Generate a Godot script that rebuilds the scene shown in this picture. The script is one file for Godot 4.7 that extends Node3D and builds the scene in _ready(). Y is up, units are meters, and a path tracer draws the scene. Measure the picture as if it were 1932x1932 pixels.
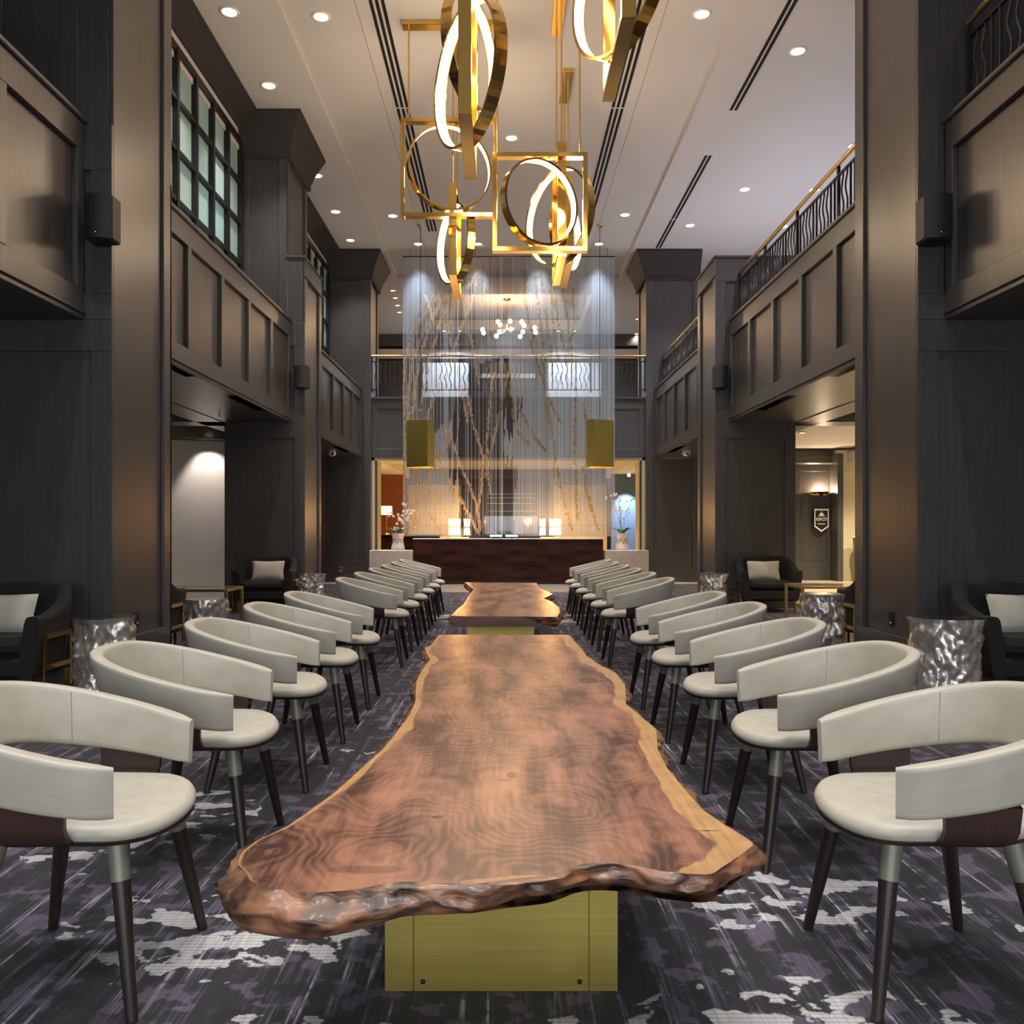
extends Node3D
# Hotel lobby: camera stands at the end of two live-edge slab tables, looking down the nave. Metres, -z goes into the room; "d" is distance from the camera (d = -z).
const F := 1600.0      # focal length in pixels of the 1932 frame
const CX := 953.0
const CY := 997.0
const EYE := 1.2
const CEIL := 7.4
const PIERS := [6.5, 12.77, 19.04]
const PD := 1.17       # pier depth
const NX := 3.09       # nave face of the piers
const FX := 3.3        # face of the gallery parapets
const OX := 4.3        # outer side of the piers
const SOF := 2.8       # soffit under the galleries
const PAR := 4.3       # top of the gallery parapets
const SX := 0.074      # the hall's middle line runs a little right of the camera
var M := {}
var taken := {}

func _ready() -> void:
	# ---- camera
	var cam := Camera3D.new()
	cam.name = "camera"
	cam.projection = Camera3D.PROJECTION_FRUSTUM
	cam.near = 0.1
	cam.far = 80.0
	cam.size = 1932.0 / F * 0.1
	cam.frustum_offset = Vector2(13.0 / F * 0.1, 31.0 / F * 0.1)
	cam.position = Vector3(0, EYE, 0)
	add_child(cam)
	cam.current = true
	# ---- environment: a closed room at night, no sky comes in
	var env := Environment.new()
	env.background_mode = Environment.BG_COLOR
	env.background_color = Color(0.0, 0.0, 0.0)
	env.tonemap_mode = Environment.TONE_MAPPER_LINEAR
	env.tonemap_exposure = 1.12
	env.sdfgi_enabled = true
	env.ssao_enabled = true
	env.ssil_enabled = true
	var we := WorldEnvironment.new()
	we.name = "environment"
	we.environment = env
	add_child(we)
	materials()
	# ---- structure
	shifted(SX, [build_floor, build_ceiling, build_piers, build_bays, build_left_upper_wall, build_end, build_aisles, build_enclosure])
	# ---- lights in the ceiling
	build_downlights()
	# ---- objects
	build_tables()
	build_chairs()
	build_chandeliers()
	shifted(0.04, [build_lounge])
	shifted(0.083, [build_reception, build_curtain, build_mezzanine])
	shifted(SX, [build_small_things])

func shifted(dx: float, makers: Array) -> void:   # what these build is laid out about the hall's middle line
	var n := get_child_count()
	for m in makers:
		m.call()
	for k in range(n, get_child_count()):
		(get_child(k) as Node3D).position.x += dx

# =====================================================================  helpers
class MB:
	var v := PackedVector3Array()
	var n := PackedVector3Array()
	var u := PackedVector2Array()
	var c := PackedColorArray()
	var i := PackedInt32Array()
	var col := Color(1, 1, 1)
	var use_col := false
	func quad(a: Vector3, b: Vector3, cc: Vector3, d: Vector3) -> void:   # clockwise seen from the front
		var nn := (cc - a).cross(b - a)
		if nn.length() < 1e-12:
			nn = (d - a).cross(cc - a)
		nn = nn.normalized()
		var s := v.size()
		v.append_array([a, b, cc, d])
		n.append_array([nn, nn, nn, nn])
		for p in [a, b, cc, d]:
			u.append(flat_uv(p, nn))
		c.append_array([col, col, col, col])
		i.append_array([s, s + 1, s + 2, s, s + 2, s + 3])
	func flat_uv(p: Vector3, nn: Vector3) -> Vector2:   # metres on the plane that the face lies nearest to
		if absf(nn.y) > absf(nn.x) and absf(nn.y) > absf(nn.z):
			return Vector2(p.x, p.z)
		return Vector2(p.z, -p.y) if absf(nn.x) > absf(nn.z) else Vector2(p.x, -p.y)
	func tri(a: Vector3, b: Vector3, cc: Vector3) -> void:
		var nn := (cc - a).cross(b - a).normalized()
		var s := v.size()
		v.append_array([a, b, cc])
		n.append_array([nn, nn, nn])
		for p in [a, b, cc]:
			u.append(flat_uv(p, nn))
		c.append_array([col, col, col])
		i.append_array([s, s + 1, s + 2])
	func outq(a: Vector3, b: Vector3, cc: Vector3, d: Vector3, out: Vector3) -> void:
		if (cc - a).cross(b - a).dot(out) >= 0.0:
			quad(a, b, cc, d)
		else:
			quad(d, cc, b, a)
	func box(p: Vector3, s: Vector3, bev := 0.0, bs := Basis.IDENTITY) -> MB:
		var h := s * 0.5
		var e := minf(bev, minf(h.x, minf(h.y, h.z)) * 0.9)
		var ax := [Vector3(1, 0, 0), Vector3(0, 1, 0), Vector3(0, 0, 1)]
		for k in 3:
			var a: Vector3 = ax[k]
			var b: Vector3 = ax[(k + 1) % 3]
			var cc: Vector3 = ax[(k + 2) % 3]
			for sg in [-1.0, 1.0]:
				var o: Vector3 = a * h[k] * sg
				var hb: Vector3 = b * (h[(k + 1) % 3] - e)
				var hc: Vector3 = cc * (h[(k + 2) % 3] - e)
				outq(p + bs * (o - hb - hc), p + bs * (o + hb - hc), p + bs * (o + hb + hc), p + bs * (o - hb + hc), bs * (a * sg))
		if e > 0.0:
			for k in 3:
				var a: Vector3 = ax[k]
				var k1 := (k + 1) % 3
				var k2 := (k + 2) % 3
				for s1 in [-1.0, 1.0]:
					for s2 in [-1.0, 1.0]:
						var la: Vector3 = a * (h[k] - e)
						var q1: Vector3 = ax[k1] * s1 * h[k1] + ax[k2] * s2 * (h[k2] - e)
						var q2: Vector3 = ax[k1] * s1 * (h[k1] - e) + ax[k2] * s2 * h[k2]
						outq(p + bs * (q1 - la), p + bs * (q1 + la), p + bs * (q2 + la), p + bs * (q2 - la), bs * (ax[k1] * s1 + ax[k2] * s2))
			for sx in [-1.0, 1.0]:
				for sy in [-1.0, 1.0]:
					for sz in [-1.0, 1.0]:
						var sg3 := Vector3(sx, sy, sz)
						var ps := []
						for k in 3:
							var q := Vector3(sx * (h.x - e), sy * (h.y - e), sz * (h.z - e))
							q[k] = sg3[k] * h[k]
							ps.append(p + bs * q)
						if (ps[2] - ps[0]).cross(ps[1] - ps[0]).dot(bs * sg3) > 0.0:
							tri(ps[0], ps[1], ps[2])
						else:
							tri(ps[0], ps[2], ps[1])
		return self
	func grid(rows: Array, wrap_u := false, wrap_v := false, flip := false, uv_rect := Rect2(0, 0, 1, 1)) -> void:
		# rows of points; normals are averaged over the faces round each point
		var nr := rows.size()
		var nc: int = rows[0].size()
		var s := v.size()
		var acc := PackedVector3Array()
		acc.resize(nr * nc)
		for r in nr:
			for k in nc:
				v.append(rows[r][k])
				u.append(uv_rect.position + Vector2(float(k) / maxf(1.0, nc - (0 if wrap_u else 1)), float(r) / maxf(1.0, nr - 1.0)) * uv_rect.size)
				c.append(col)
		for r in (nr if wrap_v else nr - 1):
			for k in (nc if wrap_u else nc - 1):
				var a := r * nc + k
				var b := ((r + 1) % nr) * nc + k
				var cc := ((r + 1) % nr) * nc + (k + 1) % nc
				var d := r * nc + (k + 1) % nc
				if flip:
					var t := b
					b = d
					d = t
				var fn := (v[s + cc] - v[s + a]).cross(v[s + b] - v[s + a]) + (v[s + d] - v[s + a]).cross(v[s + cc] - v[s + a])
				acc[a] += fn
				acc[b] += fn
				acc[cc] += fn
				acc[d] += fn
				i.append_array([s + a, s + b, s + cc, s + a, s + cc, s + d])
		for k in nr * nc:
			n.append(acc[k].normalized() if acc[k].length() > 1e-14 else Vector3.UP)
	func fan(ring: PackedVector3Array, center: Vector3, out: Vector3) -> void:
		for k in ring.size():
			var a := ring[k]
			var b := ring[(k + 1) % ring.size()]
			if (b - center).cross(a - center).dot(out) >= 0.0:
				tri(center, a, b)
			else:
				tri(center, b, a)
	func tube(path: PackedVector3Array, rad, sides := 8, closed := false, caps := true) -> MB:
		var rows := []
		var m := path.size()
		var up := Vector3.UP
		var t0 := (path[1] - path[0]).normalized()
		if absf(t0.dot(up)) > 0.9:
			up = Vector3.RIGHT
		var side := t0.cross(up).normalized()
		for k in m:
			var t: Vector3
			if closed:
				t = (path[(k + 1) % m] - path[(k - 1 + m) % m]).normalized()
			else:
				t = (path[mini(k + 1, m - 1)] - path[maxi(k - 1, 0)]).normalized()
			side = (side - t * side.dot(t)).normalized()
			var w := t.cross(side).normalized()
			var r: float = rad[k] if rad is Array or rad is PackedFloat32Array else rad
			var ring := PackedVector3Array()
			for q in sides:
				var a := TAU * q / sides
				ring.append(path[k] + (side * cos(a) + w * sin(a)) * r)
			rows.append(ring)
		grid(rows, true, closed, true)
		if caps and not closed:
			fan(rows[0], path[0], (path[0] - path[1]))
			fan(rows[m - 1], path[m - 1], (path[m - 1] - path[m - 2]))
		return self
	func lathe(prof: Array, sides := 24, at := Vector3.ZERO) -> MB:   # prof of Vector2(radius, y) going up
		var rows := []
		for p in prof:
			var ring := PackedVector3Array()
			for q in sides:
				var a := TAU * q / sides
				ring.append(at + Vector3(cos(a) * p.x, p.y, sin(a) * p.x))
			rows.append(ring)
		grid(rows, true, false, false)
		return self
	func ball(at: Vector3, r: float, sides := 12, stretch := Vector3.ONE) -> MB:
		var rows := []
		var h := sides / 2
		for k in h + 1:
			var a := -PI / 2 + PI * k / h
			var ring := PackedVector3Array()
			for q in sides:
				var b := TAU * q / sides
				ring.append(at + Vector3(cos(a) * cos(b), sin(a), cos(a) * sin(b)) * stretch * r)
			rows.append(ring)
		grid(rows, true, false, false)
		return self
	func prism(poly: PackedVector2Array, y0: float, y1: float, xf := Transform3D.IDENTITY) -> MB:   # polygon in (x, z), from y0 up to y1
		var tr := Geometry2D.triangulate_polygon(poly)
		for t in range(0, tr.size(), 3):
			for top in [true, false]:
				var y := y1 if top else y0
				var a := xf * Vector3(poly[tr[t]].x, y, poly[tr[t]].y)
				var b := xf * Vector3(poly[tr[t + 1]].x, y, poly[tr[t + 1]].y)
				var cc := xf * Vector3(poly[tr[t + 2]].x, y, poly[tr[t + 2]].y)
				var want := xf.basis * Vector3(0, 1 if top else -1, 0)
				if (cc - a).cross(b - a).dot(want) > 0.0:
					tri(a, b, cc)
				else:
					tri(a, cc, b)
		var m := poly.size()
		var area := 0.0
		for k in m:
			area += poly[k].cross(poly[(k + 1) % m])
		for k in m:
			var p := poly[k]
			var q := poly[(k + 1) % m]
			var e := (q - p)
			var o2 := Vector2(e.y, -e.x) * signf(area)
			outq(xf * Vector3(p.x, y0, p.y), xf * Vector3(q.x, y0, q.y), xf * Vector3(q.x, y1, q.y), xf * Vector3(p.x, y1, p.y), xf.basis * Vector3(o2.x, 0, o2.y))
		return self
	func mesh() -> ArrayMesh:
		var arr := []
		arr.resize(Mesh.ARRAY_MAX)
		arr[Mesh.ARRAY_VERTEX] = v
		arr[Mesh.ARRAY_NORMAL] = n
		arr[Mesh.ARRAY_TEX_UV] = u
		if use_col:
			arr[Mesh.ARRAY_COLOR] = c
		arr[Mesh.ARRAY_INDEX] = i
		var m := ArrayMesh.new()
		m.add_surface_from_arrays(Mesh.PRIMITIVE_TRIANGLES, arr)
		return m

func at_ceiling(px: float, py: float, y := CEIL) -> Vector3:
	var d := (y - EYE) * F / (CY - py)
	return Vector3((px - CX) * d / F, y, -d)

func at_depth(px: float, py: float, d: float) -> Vector3:
	return Vector3((px - CX) * d / F, EYE + (CY - py) * d / F, -d)

func numbered(called: String) -> String:
	if not taken.has(called):
		taken[called] = 0
		return called
	taken[called] += 1
	return "%s_%03d" % [called, taken[called]]

func part(called: String, what, m: Material, parent: Node3D, label := "") -> MeshInstance3D:
	var o := MeshInstance3D.new()
	o.name = called
	o.mesh = what.mesh() if what is MB else what
	o.material_override = m
	parent.add_child(o, true)
	if label:
		o.set_meta("label", label)
	return o

func bpart(called: String, p: Vector3, s: Vector3, m: Material, parent: Node3D, bev := 0.0) -> MeshInstance3D:
	return part(called, MB.new().box(p, s, bev), m, parent)

func thing(called: String, label: String, category: String, at := Vector3.ZERO, turn := 0.0, group := "") -> Node3D:
	var o := Node3D.new()
	o.name = numbered(called)
	add_child(o)
	o.position = at
	o.rotation.y = turn
	tag(o, label, category, group)
	return o

func tag(o: Node, label: String, category: String, group := "") -> void:
	o.set_meta("label", label)
	o.set_meta("category", category)
	if group:
		o.set_meta("group", group)

func struct(called: String, label := "", category := "") -> Node3D:
	var o := Node3D.new()
	o.name = numbered(called)
	add_child(o)
	o.set_meta("kind", "structure")
	if label:
		o.set_meta("label", label)
	if category:
		o.set_meta("category", category)
	return o

func copy(o: Node3D, label := "") -> Node3D:
	var r: Node3D = o.duplicate()
	r.name = numbered(str(o.name))
	add_child(r)
	if label:
		r.set_meta("label", label)
	return r

func spot(parent: Node3D, p: Vector3, dir: Vector3, angle: float, energy: float, colr: Color, size := 0.05, blend := 0.6) -> void:
	var l := SpotLight3D.new()
	l.name = "lamp_light"
	l.spot_angle = angle
	l.spot_angle_attenuation = blend
	l.light_energy = energy * 0.26
	l.light_color = colr
	l.light_size = size
	l.spot_range = 40.0
	l.spot_attenuation = 2.0
	l.shadow_enabled = true
	parent.add_child(l, true)
	l.position = p
	l.basis = Basis.looking_at(dir, Vector3.FORWARD if absf(dir.normalized().y) > 0.9 else Vector3.UP)

func omni(parent: Node3D, p: Vector3, energy: float, colr: Color, size := 0.1) -> void:
	var l := OmniLight3D.new()
	l.name = "lamp_light"
	l.light_energy = energy * 0.26
	l.light_color = colr
	l.light_size = size
	l.omni_range = 40.0
	l.omni_attenuation = 2.0
	l.shadow_enabled = true
	parent.add_child(l, true)
	l.position = p

# =====================================================================  materials
func mat(called: String, lin: Color, rough: float, metal := 0.0) -> StandardMaterial3D:   # lin: linear base colour
	var m := StandardMaterial3D.new()
	m.resource_name = called
	m.albedo_color = lin.linear_to_srgb()
	m.roughness = rough
	m.metallic = metal
	M[called] = m
	return m

func noise(seed_: int, freq: float, oct := 4, type := FastNoiseLite.TYPE_SIMPLEX_SMOOTH) -> FastNoiseLite:
	var f := FastNoiseLite.new()
	f.seed = seed_
	f.frequency = freq
	f.noise_type = type
	f.fractal_type = FastNoiseLite.FRACTAL_FBM
	f.fractal_octaves = oct
	return f

func grain_bytes(seed_: int, w: int, h: int, sw: int, sh: int, freq: float, oct := 3) -> PackedByteArray:   # noise made at sw x sh, stretched to w x h
	var im := noise(seed_, freq, oct).get_seamless_image(sw, sh, false, false, 0.12)
	im.convert(Image.FORMAT_L8)
	im.resize(w, h, Image.INTERPOLATE_CUBIC)
	return im.get_data()

func rgb_texture(w: int, h: int, px: PackedByteArray) -> ImageTexture:
	var im := Image.create_from_data(w, h, false, Image.FORMAT_RGB8, px)
	return ImageTexture.create_from_image(im)

func s8(x: float) -> int:   # linear to an sRGB byte
	x = clampf(x, 0.0, 1.0)
	var s := 12.92 * x if x < 0.0031308 else 1.055 * pow(x, 1.0 / 2.4) - 0.055
	return int(s * 255.0 + 0.5)

func ramp2(a: Color, b: Color, seed_: int, w: int, h: int, sw: int, sh: int, freq: float, contrast := 1.0) -> ImageTexture:   # two linear colours mixed by a stretched noise
	var g := grain_bytes(seed_, w, h, sw, sh, freq)
	var lut := PackedByteArray()
	for k in 256:
		var t := clampf((k / 255.0 - 0.5) * contrast + 0.5, 0.0, 1.0)
		var cc := a.lerp(b, t)
		lut.append_array([s8(cc.r), s8(cc.g), s8(cc.b)])
	var px := PackedByteArray()
	px.resize(w * h * 3)
	for k in w * h:
		var q := g[k] * 3
		px[k * 3] = lut[q]
		px[k * 3 + 1] = lut[q + 1]
		px[k * 3 + 2] = lut[q + 2]
	return rgb_texture(w, h, px)

func triplanar(m: StandardMaterial3D, t: Texture2D, scale: Vector3, world := true) -> void:
	m.albedo_color = Color(1, 1, 1)
	m.albedo_texture = t
	m.uv1_triplanar = true
	m.uv1_world_triplanar = world
	m.uv1_scale = scale

func on_faces(m: StandardMaterial3D, t: Texture2D, scale: float, scale_v := 0.0) -> void:   # by the mesh's own coordinates
	m.albedo_color = Color(1, 1, 1)
	m.albedo_texture = t
	m.uv1_scale = Vector3(scale, scale_v if scale_v else scale, 1)

func materials() -> void:
	# charcoal stained wood panelling with fine upright grain
	var w := mat("panel", Color(0.06, 0.055, 0.053), 0.36)
	on_faces(w, ramp2(Color(0.062, 0.060, 0.062), Color(0.042, 0.0405, 0.043), 11, 512, 512, 256, 12, 0.09), 0.9)
	w.metallic_specular = 0.6
	mat("panel_matte", Color(0.05, 0.048, 0.05), 0.7).metallic_specular = 0.25
	mat("plaster", Color(0.62, 0.60, 0.59), 0.9)
	mat("white_wall", Color(0.60, 0.56, 0.54), 0.75)
	mat("cream", Color(0.66, 0.60, 0.42), 0.7)
	mat("joint_grey", Color(0.22, 0.21, 0.20), 0.9)
	mat("black", Color(0.006, 0.006, 0.007), 0.6)
	mat("slot_black", Color(0.004, 0.004, 0.004), 0.9)
	mat("black_metal", Color(0.008, 0.008, 0.009), 0.45, 0.0)
	mat("speaker_black", Color(0.010, 0.010, 0.011), 0.6)
	var br := mat("brass", Color(0.80, 0.53, 0.16), 0.12, 1.0)
	br.metallic_specular = 0.5
	mat("brass_satin", Color(0.70, 0.50, 0.20), 0.3, 1.0)
	var bb := mat("brass_brushed", Color(0.62, 0.48, 0.12), 0.38, 1.0)
	on_faces(bb, ramp2(Color(0.74, 0.61, 0.18), Color(0.64, 0.50, 0.13), 23, 256, 512, 8, 512, 0.12), 1.2)
	mat("steel", Color(0.62, 0.60, 0.57), 0.25, 1.0)
	mat("sleeve", Color(0.22, 0.215, 0.18), 0.45, 0.35)
	# leather of the chairs: greige with a soft mottling
	var le := mat("leather", Color(0.5, 0.47, 0.38), 0.48)
	on_faces(le, ramp2(Color(0.475, 0.455, 0.385), Color(0.40, 0.38, 0.32), 31, 512, 512, 180, 256, 0.035), 2.0, 1.0)
	mat("stitch", Color(0.22, 0.2, 0.16), 0.7)
	var wv := mat("chair_wood", Color(0.05, 0.028, 0.022), 0.35)
	on_faces(wv, ramp2(Color(0.062, 0.032, 0.026), Color(0.034, 0.019, 0.016), 41, 256, 256, 256, 10, 0.08), 3.0)
	var lw := mat("leg_wood", Color(0.022, 0.016, 0.013), 0.35)
	lw.metallic_specular = 0.5
	# black velvet and the pillows
	var ve := mat("velvet", Color(0.006, 0.0065, 0.007), 0.85)
	ve.rim_enabled = true
	ve.rim = 0.12
	ve.rim_tint = 0.4
	var pi := mat("pillow", Color(0.5, 0.48, 0.42), 0.9)
	on_faces(pi, ramp2(Color(0.56, 0.54, 0.47), Color(0.44, 0.42, 0.36), 53, 256, 256, 256, 256, 0.06), 2.0)
	# cast nickel of the stump tables
	var nk := mat("nickel", Color(0.56, 0.53, 0.48), 0.36, 0.82)
	triplanar(nk, ramp2(Color(0.86, 0.83, 0.78), Color(0.56, 0.53, 0.49), 61, 512, 512, 256, 256, 0.03, 1.7), Vector3(1.4, 1.4, 1.4), false)
	mat("nickel_top", Color(0.30, 0.30, 0.30), 0.2, 1.0)
	# reception
	var dw := mat("desk_wood", Color(0.03, 0.014, 0.010), 0.5)
	dw.metallic_specular = 0.25
	on_faces(dw, ramp2(Color(0.060, 0.020, 0.013), Color(0.016, 0.007, 0.006), 71, 512, 256, 24, 128, 0.05, 1.4), 0.7)
	var ma := mat("marble", Color(0.55, 0.5, 0.46), 0.25)
	on_faces(ma, veins(81, Color(0.58, 0.535, 0.50), Color(0.40, 0.33, 0.20), 0.018), 0.45)
	var st := mat("onyx", Color(0.6, 0.45, 0.25), 0.3)
	on_faces(st, veins(83, Color(0.62, 0.49, 0.29), Color(0.44, 0.28, 0.10), 0.03), 0.3)
	mat("rust_wall", Color(0.30, 0.075, 0.026), 0.55)
	mat("blue_wall", Color(0.12, 0.17, 0.28), 0.6)
	mat("stone_floor", Color(0.22, 0.19, 0.16), 0.35)
	mat("tile_floor", Color(0.55, 0.5, 0.42), 0.3)
	mat("mirror", Color(0.30, 0.30, 0.31), 0.06, 1.0)
	mat("lacquer", Color(0.02, 0.02, 0.025), 0.12)
	mat("white_gloss", Color(0.78, 0.77, 0.74), 0.2)
	mat("pale_panel", Color(0.62, 0.66, 0.72), 0.6)
	var lf := mat("leaf", Color(0.07, 0.20, 0.05), 0.5)
	lf.backlight_enabled = true
	lf.backlight = Color(0.25, 0.4, 0.2)
	mat("twig", Color(0.20, 0.13, 0.09), 0.8)
	mat("petal", Color(0.80, 0.79, 0.76), 0.6)
	# glowing parts of lamps
	glow("led", Color(1.0, 0.86, 0.66), 5.0)
	glow("lens", Color(1.0, 0.95, 0.88), 5.0)
	glow("lens_warm", Color(1.0, 0.86, 0.62), 5.0)
	glow("globe", Color(1.0, 0.88, 0.72), 4.5)
	glow("shade_lit", Color(1.0, 0.80, 0.55), 1.7)
	glow("screen_glow", Color(0.35, 0.75, 0.95), 1.2)
	glow("unseen_pane", Color(0.96, 0.98, 1.0), 0.6)  # glowing panes of the unseen screen behind the camera
	# frosted panes
	var fg := mat("frosted", Color(0.42, 0.50, 0.48), 0.45)
	fg.backlight_enabled = true
	fg.backlight = Color(0.8, 0.9, 0.88)
	var gl := mat("table_glass", Color(0.8, 0.85, 0.83), 0.03)
	gl.transparency = BaseMaterial3D.TRANSPARENCY_ALPHA
	gl.albedo_color.a = 0.14
	var bd := mat("beads", Color(1, 1, 1), 0.35)
	bd.vertex_color_use_as_albedo = true
	bd.metallic = 0.25
	carpet_material()

func glow(called: String, cc: Color, e: float) -> void:
	var m := mat(called, Color(0.8, 0.8, 0.8), 0.5)
	m.emission_enabled = true
	m.emission = cc
	m.emission_energy_multiplier = e

func veins(seed_: int, base: Color, vein: Color, freq: float) -> ImageTexture:
	var w := 512
	var f := noise(seed_, freq, 4)
	f.domain_warp_enabled = true
	f.domain_warp_amplitude = 60.0
	f.domain_warp_frequency = 0.006
	var im := f.get_seamless_image(w, w, false, false, 0.15)
	im.convert(Image.FORMAT_L8)
	var g := im.get_data()
	var px := PackedByteArray()
	px.resize(w * w * 3)
	for k in w * w:
		var t := absf(g[k] / 255.0 - 0.52)
		var q := pow(clampf(1.0 - t * 9.0, 0.0, 1.0), 2.5) * 0.85
		var cc := base.lerp(vein, q) * (0.93 + 0.14 * g[k] / 255.0)
		px[k * 3] = s8(cc.r)
		px[k * 3 + 1] = s8(cc.g)
		px[k * 3 + 2] = s8(cc.b)
	return rgb_texture(w, w, px)

func carpet_material() -> void:
	# woven carpet, 6 m x 9 m repeat: threads run along the hall, patches of lilac and of ribbed silver
	var w := 2048
	var h := 2048
	var fine := grain_bytes(101, w, h, 2048, 96, 0.30, 2)       # threads
	var streak := grain_bytes(102, w, h, 640, 36, 0.16, 3)      # broader stripes
	var lil := grain_bytes(103, w, h, 1024, 2048, 0.030, 5)     # lilac patches
	var sil := grain_bytes(104, w, h, 1024, 2048, 0.032, 5)     # edge of the silver patches
	# where the silver gathers: (x, distance, half width, half length) of its drifts near the burl end, thin scatter elsewhere
	var zn := noise(105, 0.05, 3)
	var zi := Image.create(128, 128, false, Image.FORMAT_L8)
	for gy in 128:
		for gx in 128:
			var zx := 6.0 * gx / 128.0
			var zz := 9.0 * gy / 128.0
			var zv := 0.46 + 0.16 * zn.get_noise_2d(gx, gy)
			for e in [[0.6, 2.02, 0.55, 0.26], [1.0, 2.75, 0.5, 0.22], [-0.5, 1.98, 0.4, 0.12], [-0.95, 2.6, 0.45, 0.3], [0.05, 1.95, 0.5, 0.14], [1.75, 2.4, 0.4, 0.25], [-1.6, 3.6, 0.4, 0.5], [2.0, 6.5, 0.5, 0.6]]:
				var ex: float = wrapf(zx - e[0], -3.0, 3.0) / e[2]
				var ez: float = wrapf(zz + e[1], -4.5, 4.5) / e[3]
				zv += 0.30 * maxf(0.0, 1.0 - (ex * ex + ez * ez) * 0.6)
			zi.set_pixel(gx, gy, Color(zv, zv, zv))
	zi.resize(w, h, Image.INTERPOLATE_CUBIC)
	var zone := zi.get_data()
	var px := PackedByteArray()
	px.resize(w * h * 3)
	var lut := PackedByteArray()
	for k in 1024:
		lut.append(s8(k / 1023.0 * 0.6))
	for y in h:
		var rib := 1.0 if y % 4 < 2 else 0.72
		for x in w:
			var k := y * w + x
			var fi := fine[k] / 255.0
			var s := streak[k] / 255.0
			var l := lil[k] / 255.0
			var t := 0.011 + 0.15 * maxf(0.0, fi * 0.7 + s * 0.6 - 0.62)
			var r := t
			var g := t * 0.94
			var b := t * 1.45
			if s > 0.62 and fi > 0.5:
				var q := (s - 0.62) * (fi - 0.5) * 9.0
				r += q
				g += q
				b += q * 1.08
			l += (s - 0.5) * 0.22
			if l > 0.60:
				var q := minf(1.0, (l - 0.60) * 30.0) * (0.35 + 0.75 * fi) * 0.75
				r = lerpf(r, 0.125, q)
				g = lerpf(g, 0.102, q)
				b = lerpf(b, 0.165, q)
			elif l < 0.37:
				var q := minf(1.0, (0.37 - l) * 18.0) * 0.7
				r = lerpf(r, 0.006, q)
				g = lerpf(g, 0.006, q)
				b = lerpf(b, 0.009, q)
			var z := zone[k] / 255.0
			if z > 0.56:
				var q := (sil[k] / 255.0 - 0.68 + (z - 0.56) * 0.9)
				if q > 0.0:
					q = minf(1.0, q * 45.0) * rib * (0.55 + 0.45 * fi)
					r = lerpf(r, 0.58, q)
					g = lerpf(g, 0.59, q)
					b = lerpf(b, 0.60, q)
			px[k * 3] = lut[mini(1023, int(r * 1705.0))]
			px[k * 3 + 1] = lut[mini(1023, int(g * 1705.0))]
			px[k * 3 + 2] = lut[mini(1023, int(b * 1705.0))]
	var m := mat("carpet", Color(1, 1, 1), 0.95)
	m.albedo_texture = rgb_texture(w, h, px)
	m.uv1_scale = Vector3(1.0 / 6.0, 1.0 / 9.0, 1)
	m.rim_enabled = true
	m.rim = 0.2
	m.rim_tint = 0.6

# =====================================================================  setting
func build_floor() -> void:
	var s := struct("floor")
	var mb := MB.new()
	mb.quad(Vector3(-4.6, 0, 5), Vector3(-4.6, 0, -18.3), Vector3(4.6, 0, -18.3), Vector3(4.6, 0, 5))
	mb.u = PackedVector2Array([Vector2(-4.6, 5), Vector2(-4.6, -18.3), Vector2(4.6, -18.3), Vector2(4.6, 5)])
	part("carpet", mb, M.carpet, s, "dark purple carpet with lilac and silver patches")
	bpart("subfloor", Vector3(0, -0.06, -12), Vector3(28, 0.1, 36), M.stone_floor, s)
	bpart("tile", Vector3(8.3, -0.006, -12), Vector3(7.4, 0.012, 34), M.tile_floor, s)
	bpart("tile", Vector3(-7.3, -0.006, -12), Vector3(5.4, 0.012, 34), M.tile_floor, s)
	bpart("tile", Vector3(0, -0.006, -23.4), Vector3(9.2, 0.012, 10.2), M.tile_floor, s)
	bpart("stone_inlay", Vector3(0, 0.002, -17.1), Vector3(4.3, 0.006, 2.4), M.stone_floor, s)

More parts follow.
